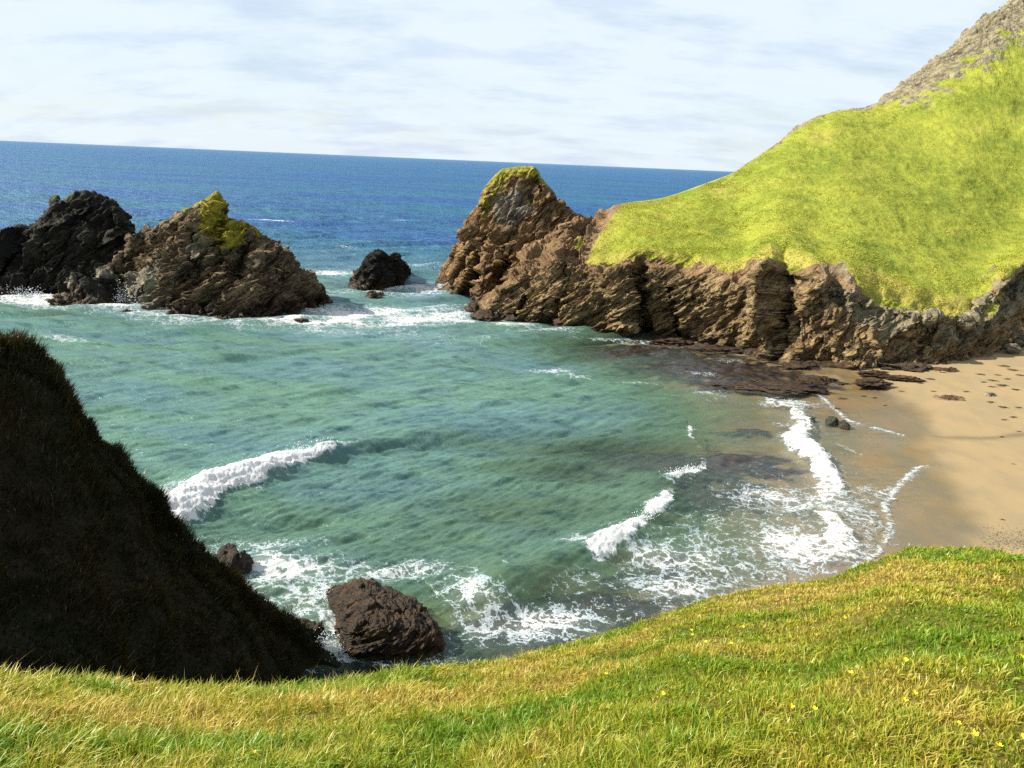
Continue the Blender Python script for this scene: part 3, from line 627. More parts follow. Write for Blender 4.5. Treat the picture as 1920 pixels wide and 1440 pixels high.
o = stack('sea_stack', TS, 420, [8, 90, 90, 90, 60, 30, 24, 6][:7], m_brown, (48, 2.2, 10), (.85, .42, .18, .35, 4.2), 101, ts_fun, ts_ex)
finish(o, 'tall brown rock stack with a yellow-green grass cap, standing at the tip of the headland', 'sea stack')

# dark stack at the left edge
DS = [rcol((-260, 540), (-270, 520), 3, thick=6), rcol((-180, 545), (-170, 450), 6, thick=9), rcol((-90, 548), (-80, 470), 6, thick=8), rcol((-30, 549), (-25, 468), 6, thick=7), rcol((10, 549), (8, 452), 6, thick=7), rcol((35, 551), (34, 428), 6, thick=7), rcol((62, 553), (56, 432), 6.5, thick=7), rcol((85, 555), (84, 405), 7, thick=8),
      rcol((105, 557), (110, 383), 7.5, thick=8), rcol((130, 559), (140, 368), 8, thick=8), rcol((155, 561), (168, 366), 8, thick=8), rcol((180, 562), (198, 374), 8, thick=8), rcol((200, 563), (222, 392), 8, thick=8), rcol((222, 562), (236, 420), 7.5, thick=7), rcol((245, 560), (238, 452), 7, thick=6), rcol((270, 562), (262, 478), 7, thick=5), rcol((300, 566), (298, 505), 6, thick=4), rcol((330, 570), (330, 560), 2, thick=2)]
def ds_ex(KU, KV, P, N):
    n = .35*gn(P/1.8, 83)
    return {'lichen': .55*sstep(3.5, 4.0, KV+n)*sstep(7, 8, KU)*sstep(12, 9, KU), 'grey': .62*sstep(3.0, 1.6, KV)*sstep(11.5, 13.0, KU)+.15*sstep(9, 5, KU)}
def ds_fun(KU, KV, P):
    return -1.0*np.exp(-((KU-13.3)/.35)**2-((KV-3.45)/.2)**2) + .8*np.exp(-((KU-13.2)/.6)**2-((KV-3.85)/.2)**2)
o = stack('sea_stack', DS, 460, [8, 90, 80, 80, 50, 24, 20], m_dark, (52, 2.0, 0), (1.0, .5, .22, .5, 4.4), 131, ds_fun, ds_ex)
finish(o, 'rounded black rock stack at the left edge, left of the pointed brown one', 'sea stack')

# pointed stack
PS = [rcol((215, 560), (235, 470), 4, thick=4), rcol((245, 567), (258, 452), 5, thick=5), rcol((272, 575), (285, 432), 6, thick=6), rcol((300, 582), (312, 416), 7, thick=7), rcol((322, 587), (345, 402), 8, thick=7), rcol((342, 590), (368, 388), 8.5, thick=7), rcol((362, 592), (388, 374), 9, thick=6),
      rcol((380, 593), (406, 361), 9, thick=4), rcol((396, 594), (418, 378), 9, thick=5), rcol((410, 595), (424, 406), 8.5, thick=6), rcol((425, 596), (438, 413), 8, thick=6), rcol((445, 596), (462, 417), 7.5, thick=6), rcol((468, 595), (492, 436), 7, thick=6), rcol((495, 592), (518, 460), 6.5, thick=6), rcol((520, 590), (538, 478), 6, thick=5.5),
      rcol((545, 585), (556, 503), 5, thick=5), rcol((570, 580), (580, 528), 4, thick=4), rcol((595, 574), (602, 549), 2.5, thick=3), rcol((622, 569), (624, 565), .8, thick=1.5)]
def ps_fun(KU, KV, P):
    n = .12*gn(P/1.6, 91)
    g = -4.0*recess((KU-11.2-1.3*(KV-2.9)-n)/1.0)*np.exp(-np.abs((KV-2.75)/.5)**4)
    g += -1.8*recess((KU-8.3-.5*(KV-3)-n)/.35)*sstep(2.2, 2.8, KV)*sstep(4.0, 3.6, KV)
    g += -1.6*recess((KU-5.0+.3*(KV-3)-n)/.35)*sstep(1.2, 1.8, KV)*sstep(3.6, 3.0, KV)
    g += 1.0*np.exp(-((KU-9.7-.5*(KV-3))/.5)**2)*sstep(1.4, 2.0, KV)*sstep(4.0, 3.4, KV) + .9*np.exp(-((KU-13.2)/1.2)**2-((KV-2)/.5)**2)
    return g
def ps_ex(KU, KV, P, N):
    n = .4*gn(P/1.5, 93)+.2*gn(P/.6, 94)
    a = .95*np.exp(-((KU-6.7-.2*(4-KV)+n*.9)/.75)**2)*sstep(2.5, 3.1, KV+n*.6)+ 1.1*np.exp(-((KU-10.0+1.4*(3.8-KV)+n)/1.5)**2)*sstep(2.5, 3.2, KV+n*.5)+.5*sstep(3.5, 4, KV+n*.6)*sstep(2.5, 3.5, KU)*sstep(13, 11.5, KU)
    return {'lichen': np.clip(a*1.1, 0, 1.1), 'grey': .75*sstep(4.5, 2.5, KU+n)*sstep(2.9, 2.2, KV)+.5*np.exp(-((KU-5.5)/1.6)**2-((KV-2.6)/.8)**2)}
o = stack('sea_stack', PS, 460, [8, 90, 80, 80, 50, 24, 20], m_mid, (36, 2.3, 0), (.85, .45, .2, .4, 4.0), 151, ps_fun, ps_ex)
finish(o, 'pointed brown rock stack streaked with yellow lichen, right of the rounded black one', 'sea stack')

# ------------------------------------------------------------------ free rocks
def rock(name, lon, lat, seed, size, loc, rot, mat, amp=(.16, .07, .03), fs=.9, bed=(30, 2.0, 0), sink=0.):
    u = np.linspace(0, 2*math.pi, lon+1)[:-1]; v = np.linspace(0.02, math.pi-.02, lat)
    U, Vv = np.meshgrid(u, v, indexing='ij')
    d = np.stack([np.sin(Vv)*np.cos(U), np.sin(Vv)*np.sin(U), np.cos(Vv)], 2).reshape(-1, 3)
    b = beds(d+seed*3.7, *bed)
    f1, e1 = facets(b/fs, seed, 1.5); f2, e2 = facets(b/(fs*.4), seed+1, 1.5)
    rr = 1 + amp[0]*1.6*gn(d*1.2+seed, 2) + amp[0]*f1*1.6 + amp[1]*f2*1.6 + amp[2]*ridged(b/.25, 3, .55, seed)
    V = d*rr[:, None]*np.array(size)
    i = np.arange(lon*(lat-1)); a = i//(lat-1); c = i % (lat-1); a2 = (a+1) % lon
    q = np.stack([a*lat+c, a*lat+c+1, a2*lat+c+1, a2*lat+c], 1)
    # caps
    top = [a_*lat for a_ in range(lon)]; bot = [a_*lat+lat-1 for a_ in range(lon)]
    V = np.vstack([V, V[top].mean(0), V[bot].mean(0)]); nT = len(V)-2
    tr = [(top[k], top[(k+1) % lon], nT) for k in range(lon)] + [(bot[(k+1) % lon], bot[k], nT+1) for k in range(lon)]
    o = mesh_np(name, V, q, tr, mat=mat, attrs={'lichen': np.zeros(len(V)), 'grey': np.zeros(len(V))})
    o.location = loc; o.rotation_euler = rot
    return o

# black rock between the stacks
MR = [rcol((652, 536), (655, 531), .5, thick=1), rcol((662, 541), (668, 512), 2, thick=3), rcol((678, 544), (684, 490), 3, thick=4), rcol((692, 546), (698, 480), 3.5, thick=4), rcol((706, 547), (712, 474), 3.5, thick=4), rcol((718, 547), (724, 484), 3.5, thick=4), rcol((728, 545), (736, 476), 3.5, thick=4),
      rcol((738, 541), (746, 477), 3.2, thick=3.5), rcol((746, 534), (753, 492), 3, thick=3), rcol((754, 525), (758, 500), 2, thick=3), rcol((763, 519), (766, 511), .8, thick=1.5), rcol((769, 519), (770, 516), .4, thick=.6)]
m_black = rock_mat('black_rock', (.008, .0075, .006), (.028, .025, .018), (.003, .003, .002), white=.2, dip=50, bump=.12, wet_shade_z=2.6)
o = stack('sea_rock', MR, 170, [6, 40, 40, 40, 24, 12, 10], m_black, (55, 2.0, 0), (.6, .32, .14, .3, 2.4), 171)
finish(o, 'jagged black rock ringed by white foam in the gap between the stacks', 'rock')

# big slab in the surf below the near slope
def frow(pts): return [onz(px, py, z) for px, py, z in pts]
def fcol(front, edge, top, back, zs_):
    f = onz(*front, zs_[0]); e = onz(*edge, zs_[1]); t = onz(*top, zs_[2]); b = onz(*back, zs_[3])
    f0 = f.copy(); f0[1] -= .15; f0[2] = -1.2; u = b[:2]/np.linalg.norm(b[:2]); b2 = b.copy(); b2[:2] += u*.5; b2[2] = -1.2
    return [f0, f, (f*.5+e*.5)-np.array([0, .25, 0]), e, t, b, b2]
FR = [fcol((640, 1165), (620, 1140), (614, 1118), (611, 1107), (.0, .5, .55, .25)), fcol((638, 1190), (640, 1160), (635, 1128), (630, 1098), (.0, .9, 1.0, .5)), fcol((642, 1215), (665, 1168), (660, 1125), (655, 1090), (0, 1.15, 1.25, .7)),
      fcol((665, 1231), (690, 1170), (690, 1122), (685, 1085), (0, 1.25, 1.4, .8)), fcol((700, 1233), (715, 1168), (715, 1130), (715, 1096), (0, 1.3, 1.4, .8)), fcol((735, 1233), (742, 1165), (745, 1135), (748, 1110), (0, 1.25, 1.3, .8)),
      fcol((768, 1230), (772, 1168), (778, 1145), (780, 1127), (0, 1.1, 1.1, .7)), fcol((800, 1225), (800, 1180), (803, 1163), (803, 1150), (0, .85, .85, .55)), fcol((822, 1214), (820, 1195), (820, 1185), (819, 1176), (0, .5, .5, .35)), fcol((832, 1206), (831, 1200), (831, 1195), (831, 1190), (0, .15, .15, .1))]
G, ku, kv = loft(FR, 330, [6, 60, 70, 60, 60, 10])
nu_, nv_ = G.shape[:2]; Pf = G.reshape(-1, 3); N = grid_normals(G); N *= np.sign(N[:, :, 2].mean()); Nf = N.reshape(-1, 3); bd = beds(Pf, 25, 2.4, 30)
f1, e1 = facets(bd/.9, 301, 1.4); f2, e2 = facets(bd/.35, 302, 1.4); f3, e3 = facets(bd/.14, 303, 1.4)
V = Pf + Nf*(.13*f1+.075*f2+.035*f3+.06*ridged(bd/.5, 4, .6, 304)-.05)[:, None]
V[:, 2] = np.where(V[:, 2] > 0, V[:, 2]*.86, V[:, 2])
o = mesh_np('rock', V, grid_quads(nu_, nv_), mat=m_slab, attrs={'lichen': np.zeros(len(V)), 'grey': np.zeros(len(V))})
finish(o, 'large brown slab of rock with shade painted on its lower face, in the surf below the near grass slope', 'rock')

def brock(px, py, w, h, seed, mat, label, name='rock', group=None, z=None, dp=.8, **kw):
    zb = z if z is not None else 0.0
    p = onz(px, py, zb)
    o = rock(name, 64, 40, seed, (w/2, w/2*dp, h), (p[0], p[1], zb-h*.12), (0, 0, seed*1.3 % 3), mat, **kw)
    return finish(o, label, 'rock', group)
m_green = rock_mat('green_black_rock', (.022, .026, .016), (.055, .060, .036), (.008, .010, .007), dip=10, bump=.03, scale=3, wet_shade_z=.2)
zb = .05
brock(1560, 793, 1.3, .62, 3, m_green, 'larger of two rounded dark boulders side by side at the edge of the sand', 'boulder', z=zb, amp=(.08, .03, .02))
brock(1583, 799, 1.0, .45, 4, m_green, 'smaller of two rounded dark boulders side by side at the edge of the sand', 'boulder', z=zb, amp=(.08, .03, .02))
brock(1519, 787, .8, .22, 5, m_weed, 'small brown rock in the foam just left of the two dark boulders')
brock(425, 1065, 2.2, .9, 6, m_black, 'black rock poking out from the foot of the shaded hillside')
brock(578, 1187, 1.3, .5, 7, m_black, 'small black rock in the foam between the shaded hillside and the big slab')
brock(700, 558, 2.6, 1.0, 8, m_mid, 'low brown rock in the foam in front of the jagged black rock', 'sea_rock')
brock(712, 556, 1.3, .7, 9, m_mid, 'tiny brown rock right beside the low one before the jagged black rock', 'sea_rock')
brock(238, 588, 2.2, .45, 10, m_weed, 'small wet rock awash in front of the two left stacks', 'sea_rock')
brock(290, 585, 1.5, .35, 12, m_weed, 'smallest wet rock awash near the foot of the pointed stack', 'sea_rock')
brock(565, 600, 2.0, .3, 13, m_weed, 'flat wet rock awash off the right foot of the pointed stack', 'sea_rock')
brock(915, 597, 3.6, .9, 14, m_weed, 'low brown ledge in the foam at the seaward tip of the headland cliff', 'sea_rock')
brock(938, 584, 5.0, 2.2, 15, m_brown, 'leaning brown rock wedge between the tall stack and the headland cliff', 'sea_rock', dp=.5, amp=(.22, .1, .04))
brock(888, 581, 2.0, 1.2, 16, m_weed, 'pointed brown rock at the water foot of the tall stack', 'sea_rock')
brock(962, 598, 3.4, .8, 18, m_weed, 'brown ledge beside the leaning wedge at the foot of the headland cliff', 'sea_rock')
# tumbled pale slabs between the two left stacks
pale = rock_mat('pale_rock', (.14, .125, .09), (.26, .24, .18), (.05, .04, .025), dip=20, bump=.06, wet_shade_z=.4)
for k, (px_, py_, w_, h_, back, mt) in enumerate([(200, 512, 3.6, 1.6, 0, pale), (235, 488, 4.2, 2.0, 0, m_mid), (135, 520, 1.8, 2.0, 0, pale), (180, 545, 3.4, 1.6, 0, m_mid), (215, 535, 3.0, 1.5, 0, m_mid), (115, 562, 3.6, 1.4, 0, m_mid), (160, 568, 3.2, 1.3, 0, m_mid), (195, 566, 3.4, 1.0, 0, m_mid), (150, 548, 2.4, 1.3, 0, m_mid),
        (370, 580, 2.2, 1.3, 0, m_mid), (400, 575, 2.0, 1.0, 0, pale), (345, 572, 2.6, 1.4, 0, m_mid), (435, 580, 2.2, 1.4, 0, m_mid), (385, 592, 3.0, .8, 0, m_weed), (325, 590, 2.4, .9, 0, m_mid), (418, 562, 1.8, .9, 0, pale), (228, 500, 1.8, 1.0, 0, pale)]):
    g0 = onz(px_, 566 if px_ < 300 else 590); d0 = math.hypot(g0[0], g0[1]) + max(0, (566 if px_ < 300 else 590)-py_)*.055 - .6; w_ *= .8; h_ *= .62
    p = ond(px_, py_, d0)
    o = rock('boulder', 56, 36, 400+3*k, (w_/2, w_/2*.8, h_), tuple(p-np.array([0, 0, h_*.5])), (random.uniform(-.4, .4), random.uniform(-.5, .2), random.uniform(0, 3)), mt, amp=(.26, .12, .04), fs=1.1)
    LB = ['large pale slab in the gap between the black and the pointed stack', 'largest brown slab, topmost in the gap between the two left stacks', 'upright pale block against the foot of the black stack',
          'brown boulder above the waterline under the large pale slab', 'brown boulder right under the pale slab, beside the pointed stack', 'leftmost boulder at the waterline below the black stack', 'middle boulder at the waterline below the black stack', 'right-hand boulder at the waterline below the gap of the stacks', 'brown boulder just above the middle waterline boulder of the black stack',
          'brown boulder at the foot of the pointed stack, left of a pale one', 'pale boulder at the foot of the pointed stack near the water', 'brown boulder at the left foot of the pointed stack', 'brown boulder at the middle foot of the pointed stack, right of the pale one', 'flat weedy boulder at the waterline of the pointed stack', 'boulder at the splash on the left foot of the pointed stack', 'small pale boulder higher up the foot of the pointed stack', 'small pale block beside the topmost slab between the left stacks']
    finish(o, LB[k], 'boulder', 'tumbled boulders at the foot of the left stacks')

# weed-covered reef ledges at the beach foot of the cliff
REEF = [(1465, 728, 8.5, 2.6, .35, 'black weed-covered reef ledge half under water where the cliff meets the beach'), (1550, 716, 4.6, 1.5, .4, 'brown weed-covered ledge right behind the black reef ledge'), (1635, 716, 2.7, .9, .30, 'short weedy ledge lying on sand right of the reef'),
        (1690, 708, 3.0, .6, .22, 'thin weedy strip on sand in the middle of the cliff foot'), (1770, 697, 3.8, .9, .45, 'long low weedy rock ridge on sand at the cliff foot'), (1640, 700, 2.8, .5, .25, 'narrow weedy ledge on sand nearest the cliff'), (1700, 690, 5.0, 1.6, .6, 'low brown rock platform along the cliff foot above the sand'),
        (1560, 692, 5.5, 2.2, .8, 'brown rubble ledge at the cliff foot above the black reef'), (1500, 690, 4.0, 2.0, .7, 'brown ledge at the cliff foot beside the reef water'), (1830, 683, 4, 1.5, .5, 'grey rubble ledge at the cliff foot near the right edge'), (1345, 655, 5, 1.4, .5, 'low wet ledge at the waterline of the middle cliff'), (1260, 640, 4, 1.2, .4, 'low wet ledge at the waterline under the narrow cleft')]
for k, (px_, py_, w_, dp_, h_, lb) in enumerate(REEF):
    zb = {1465: .05, 1550: .15}.get(px_, .9 if px_ > 1590 else .1)
    p = onz(px_, py_, zb)
    o = rock('reef_ledge', 90, 40, 500+3*k, (w_/2, dp_, h_), (p[0], p[1], zb-h_*.25), (0, 0, -.25+.1*(k % 3)), m_weed if k not in (6, 9) else m_mid, amp=(.2, .09, .05), fs=.5, bed=(10, 1.2, 0))
    finish(o, lb, 'reef ledge', 'weedy ledges at the foot of the cliff')

# ------------------------------------------------------------------ near slope
FGB = [(-900, 1150, 7.0), (-500, 1210, 7.3), (0, 1242, 7.6), (300, 1262, 7.9), (500, 1262, 8.2), (640, 1248, 8.6), (830, 1222, 9.4), (950, 1208, 10.0), (1080, 1182, 10.8), (1180, 1155, 11.3), (1260, 1125, 11.8), (1340, 1104, 12.3), (1430, 1094, 12.7), (1550, 1077, 13.2), (1620, 1052, 13.5), (1700, 1026, 13.5), (1760, 1023, 13.4), (1850, 1031, 13.2), (1920, 1037, 13.0), (2200, 1040, 13.0), (2900, 900, 14)]
azk, tb, Dk = [], [], []
for px_, py_, D_ in FGB:
    py_ += 34*float(np.clip((1700-px_)/900, 0, 1)) + 6
    d = ray(px_, py_); azk.append(math.atan2(d[0], d[1])); tb.append(-d[2]/math.hypot(d[0], d[1])); Dk.append(D_)
azk = np.array(azk); tb = np.array(tb); Dk = np.array(Dk)
Z0 = 18.35
def fg_z(a, r):
    D = np.interp(a, azk, Dk); t = np.interp(a, azk, tb); zb = H-D*t
    q = r/D
    zi = Z0 + (zb-Z0)*q**1.12
    sl = (Z0-zb)*1.12/D
    o = r-D
    zo = zb - sl*o - np.where(o > 0, .16*o*o/(1+.12*o), 0)
    z = np.where(r <= D, zi, zo)
    p = np.stack([r*np.sin(a), r*np.cos(a), 0*r], 1)
    w = np.exp(-((r-D)/1.2)**2)
    fade = sstep(.4, 2.0, r)
    z = z + fade*(1-.55*w)*(.16*gn(p/1.9, 201)+.07*gn(p/.8, 202)) + (.03*gn(p/.3, 203)) + .03*w*gn(p/.5, 205)
    # worn terrace across the lower left
    return z, p
NAf, NRf = 560, 520
aF = np.linspace(-1.35, 1.35, NAf); rF = np.concatenate([[0.02], np.geomspace(.3, 46, NRf-1)])
AA, RF = np.meshgrid(aF, rF, indexing='ij')
zf, pf = fg_z(AA.ravel(), RF.ravel()); zf = np.maximum(zf, -2)
Vf = np.stack([pf[:, 0], pf[:, 1], zf], 1)
def dryf(p):
    d = .5+.9*gn(p/np.array([3.0, 2.0, 1]), 211)+.5*gn(p/.9, 212)
    r = np.hypot(p[:, 0], p[:, 1]); a = np.arctan2(p[:, 0], p[:, 1]); D = np.interp(a, azk, Dk)
    d = d + .5*np.exp(-((r-D*.86)/1.2)**2)*(p[:, 0] < 6) - .15*sstep(2, 8, p[:, 0]) + .25*np.exp(-((r-6.2)/.7)**2)*sstep(1, -2, p[:, 0])- .45*np.exp(-((r-5.0)/.5)**2)*sstep(1, -1, p[:, 0])
    return d
m_g = turf_mat('near_slope_ground', (.035, .050, .006), (.085, .085, .010), (.11, .085, .02), scale=3, bump=.05)
slope = mesh_np('grassy_slope', Vf, grid_quads(NAf, NRf), mat=m_g, attrs={'dry': np.clip(dryf(pf), 0, 1)})
finish(slope, kind='structure')
# ground under and behind the viewer
aB = np.linspace(1.35, 2*math.pi-1.35, 40); rB = np.array([.02, 1, 3, 8, 20, 46.])
AB, RB = np.meshgrid(aB, rB, indexing='ij'); tt = (np.sin((AB-1.35)/(2*math.pi-2.7)*math.pi)).ravel()
zB = fg_z(np.where(AB < math.pi, 1.35, -1.35).ravel(), RB.ravel())[0]*(1-tt)+tt*(Z0+.12*RB.ravel())
bk = mesh_np('hilltop', np.stack([(RB*np.sin(AB)).ravel(), (RB*np.cos(AB)).ravel(), np.maximum(zB, -2)-.004], 1), grid_quads(40, 6), mat=m_g, attrs={'dry': np.full(240, .4)})
finish(bk, kind='structure')

# ------------------------------------------------------------------ shaded hillside at the left
def lcol(crest, dist, front_d, front_z, mid_z):
    c = ond(*crest, dist); u = c[:2]/np.linalg.norm(c[:2])
    b1 = c.copy(); b1[:2] += u*4; b1[2] = c[2]-4.0; b2 = c.copy(); b2[:2] += u*14; b2[2] = -3
    cm = c.copy(); cm[:2] -= u*1.5; cm[2] -= .55
    m = np.array([*(u*(dist+front_d)/2), mid_z]); f = np.array([*(u*front_d), front_z]); f2 = np.array([*(u*(front_d-5)), front_z-3.5])
    return [b2, b1, c, cm, m, f, f2]
LC = [lcol((-1500, 60, ), 25, 14, 14, 18), lcol((-900, 250), 26, 14, 11, 15.5), lcol((-400, 470), 27, 14, 8.5, 13.3), lcol((-120, 590), 28, 14, 7.2, 11.2), lcol((0, 641), 28.4, 14, 6.6, 9.7), lcol((35, 650), 28.5, 14, 6.3, 9.4), lcol((68, 668), 28.6, 14, 6.1, 9.1), lcol((100, 705), 28.7, 14, 5.9, 8.6),
      lcol((135, 762), 28.8, 14, 5.5, 7.8), lcol((180, 815), 28.9, 14, 5.1, 7.0), lcol((240, 880), 29, 14, 4.6, 6.0), lcol((290, 935), 29.1, 14, 4.1, 5.2), lcol((350, 1000), 29.2, 14, 3.4, 4.2), lcol((430, 1075), 29.4, 14.5, 2.6, 3.0), lcol((480, 1122), 29.5, 15, 2.0, 2.2),
      lcol((530, 1155), 29.6, 16, 1.5, 1.5), lcol((575, 1188), 29.7, 17, 1.0, .9), lcol((600, 1215), 29.4, 18, .6, .5), lcol((640, 1240), 28.9, 19, .3, .2), lcol((700, 1262), 28.3, 20, 0, 0)]
G, ku, kv = loft(LC, 700, [20, 30, 30, 150, 150, 20])
nu_, nv_ = G.shape[:2]; Pf = G.reshape(-1, 3); N = grid_normals(G); N *= np.sign(N[:, :, 2].mean()); Nf = N.reshape(-1, 3); KVl = np.tile(kv, nu_)
cr = 1-.6*np.exp(-((KVl-2)/.5)**2)
D = cr*(.5*gn(Pf/5, 221)+.22*gn(Pf/2, 222)) + .16*gn(Pf/.9, 223)+.08*gn(Pf/.4, 224)
V = Pf+Nf*D[:, None]
m_l = turf_mat('shaded_hillside_ground', (.006, .007, .002), (.012, .012, .003), (.017, .011, .004), scale=2.0, bump=.15)  # the hillside's shade is put into these near-black colours
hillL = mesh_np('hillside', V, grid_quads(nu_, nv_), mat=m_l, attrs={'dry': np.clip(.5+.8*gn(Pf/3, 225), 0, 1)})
finish(hillL, kind='structure')
HL = (V.reshape(nu_, nv_, 3), N)

# ------------------------------------------------------------------ grass blades
def blades(name, base, nrm, height, width, tint, lean, mat, seed, outw=None):
    """one mesh of curved blades; attrs tint (0 green..1 straw) and along (0 root..1 tip)"""
    rg = np.random.default_rng(seed); n = len(base)
    a = rg.uniform(0, 2*math.pi, n); side = np.stack([np.cos(a), np.sin(a), 0*a], 1)
    wind = np.array([.55, -.30, 0.])
    la = rg.uniform(0, 2*math.pi, n); ld = np.stack([np.cos(la), np.sin(la), 0*la], 1)*rg.uniform(.1, 1., n)[:, None]*lean[:, None] + wind*lean[:, None]*.35
    if outw is not None: ld = ld + outw
    up = nrm*.35+np.array([0, 0, .65]); up /= np.linalg.norm(up, axis=1)[:, None]
    h = height[:, None]; w = (width*.5)[:, None]
    b = base - up*.01
    p1 = b+up*h*.5+ld*h*.22; p2 = b+up*h*(.92)+ld*h*.75
    p2[:, 2] -= (np.linalg.norm(ld, axis=1)*height*.22)
    V = np.stack([b-side*w, b+side*w, p1-side*w*.75, p1+side*w*.75, p2], 1).reshape(-1, 3)
    i = np.arange(n)*5
    q = np.stack([i, i+1, i+3, i+2], 1); t = np.stack([i+2, i+3, i+4], 1)
    al = np.tile([0, 0, .5, .5, 1.], n); ti = np.repeat(tint, 5)
    return mesh_np(name, V, q, t, mat=mat, attrs={'tint': ti, 'along': al}, smooth=False)
def blade_mat(name, g0, g1, y0, y1, s0, s1, trans=.35):
    m, nt = new_mat(name)
    t = attr(nt, 'tint'); al = attr(nt, 'along')
    def ramp(a, b, c):
        n = node(nt, 'ShaderNodeValToRGB', {0: t}); e = n.color_ramp.elements
        e[0].position = 0.1; e[0].color = (*a, 1); e[1].position = .95; e[1].color = (*c, 1); k = e.new(.5); k.color = (*b, 1); return n.outputs[0]
    col = mix(nt, al, ramp(g0, y0, s0), ramp(g1, y1, s1))
    d = node(nt, 'ShaderNodeBsdfDiffuse', {'Color': col}); tl = node(nt, 'ShaderNodeBsdfTranslucent', {'Color': col})
    g = node(nt, 'ShaderNodeBsdfGlossy', {'Color': (.9, .95, .8), 'Roughness': .45})
    m1 = node(nt, 'ShaderNodeMixShader', {0: trans, 1: d.outputs[0], 2: tl.outputs[0]})
    m2 = node(nt, 'ShaderNodeMixShader', {0: .035, 1: m1.outputs[0], 2: g.outputs[0]})
    out(nt, m2.outputs[0]); return m
m_bl = blade_mat('grass_blade', (.06, .11, .006), (.17, .31, .012), (.15, .16, .008), (.42, .42, .024), (.26, .18, .03), (.62, .48, .11))
rg = np.random.default_rng(77)
# near slope: sample in the wedge in view, density falling with distance
def samp(n):
    a = rg.uniform(-.86, .86, n); r = 1.9*(15.5/1.9)**(rg.uniform(0, 1, n)**.80)
    k = r < np.interp(a, azk, Dk)+1.6; return a[k], r[k]
def slope_at(a, r):
    z, p = fg_z(a, r); base = np.stack([p[:, 0], p[:, 1], z], 1)
    gr = (fg_z(a, r+.05)[0]-z)/.05; ga = (fg_z(a+.01, r)[0]-z)/(.01*r)
    nr = np.stack([-gr*np.sin(a)-ga*np.cos(a), -gr*np.cos(a)+ga*np.sin(a), 1+0*a], 1)
    return base, nr/np.linalg.norm(nr, axis=1)[:, None], p
a1, r1 = samp(300000)                                   # short sward
at, rt = samp(9500)                                    # tuft centres
pt = np.stack([rt*np.sin(at), rt*np.cos(at)], 1); npt = len(pt)
leftf = sstep(2.5, -2.5, pt[:, 0]+.8*gn(np.c_[pt/1.5, 0*at], 233)*2)
tsize = rg.uniform(.5, 1.2, npt)*(.75+.4*leftf)
cnt = (rg.uniform(16, 34, npt)*np.clip(tsize, .6, 1.5)).astype(int)
own = np.repeat(np.arange(npt), cnt); m = len(own)
ang = rg.uniform(0, 6.283, m); rad = np.sqrt(rg.uniform(0, 1, m))
off = np.stack([np.cos(ang), np.sin(ang)], 1)*(rad*.10*tsize[own])[:, None]
pb = pt[own]+off
a2, r2 = np.arctan2(pb[:, 0], pb[:, 1]), np.hypot(pb[:, 0], pb[:, 1])
a = np.concatenate([a1, a2]); r = np.concatenate([r1, r2])
base, nrm, p = slope_at(a, r); n1 = len(a1)
drb = dryf(p)
tf = gn(p/.45, 231)+.5*gn(p/.17, 232)
hgt = (.030+.030*sstep(-.35, .6, tf))*rg.uniform(.6, 1.5, len(a))
hgt[n1:] = (.125*tsize*(1+.1*leftf))[own]*rg.uniform(.55, 1.25, m)
tt_ = rg.normal(0, .22, npt)+.45*gn(np.c_[pt/.7, 0*at], 236)
tint = np.clip((drb-.5)*.78+.43+rg.normal(0, .16, len(a))-.22*sstep(4.6, 3.2, r)*sstep(1, -1, p[:, 0])-.04, 0, 1)
tint[n1:] = np.clip(tint[n1:]+tt_[own]-.06, 0, 1)
stk = rg.uniform(0, 1, len(a)) < .012; hgt[stk] *= rg.uniform(1.3, 2.2, stk.sum()); tint[stk] = rg.uniform(.8, 1, stk.sum())
outw = np.zeros((len(a), 3)); outw[n1:, :2] = off/(.10*tsize[own])[:, None]*.9
wid = (.0038+.0011*r)*rg.uniform(.7, 1.3, len(a))*np.where(stk, .6, 1)
g1 = blades('grass', base, nrm, hgt, wid, tint, rg.uniform(.3, 1.1, len(a)), m_bl, 5, outw); finish(g1, 'long green and straw-coloured grass covering the near slope', 'grass', kind='stuff')

# left hillside
Gv, Nv = HL; nu_, nv_ = Gv.shape[:2]
n = 130000; iu = rg.integers(int(nu_*.12), nu_-1, n); iv = rg.integers(20, nv_-30, n)
edge = rg.uniform(0, 1, n) < .35; iv[edge] = rg.integers(25, 90, edge.sum())
base = Gv[iu, iv]+rg.normal(0, .05, (n, 3))*np.array([1, 1, 0]); nr = Nv[iu, iv]
keep = (base[:, 2] > .4); base = base[keep]; nr = nr[keep]; n = len(base)
m_bd = blade_mat('shaded_hillside_blade', (.005, .008, .002), (.020, .029, .006), (.010, .010, .003), (.046, .040, .009), (.018, .011, .004), (.085, .050, .015), .2)  # grass colours darkened to carry the hillside's shade
tfl = sstep(-.3, .5, gn(base/.9, 241))
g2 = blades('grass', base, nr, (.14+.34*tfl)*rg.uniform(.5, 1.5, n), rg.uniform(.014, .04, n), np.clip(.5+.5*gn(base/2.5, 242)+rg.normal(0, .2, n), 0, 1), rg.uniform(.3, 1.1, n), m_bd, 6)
finish(g2, 'dark grass on the shaded hillside at the left, the shade put into its colour', 'grass', kind='stuff')

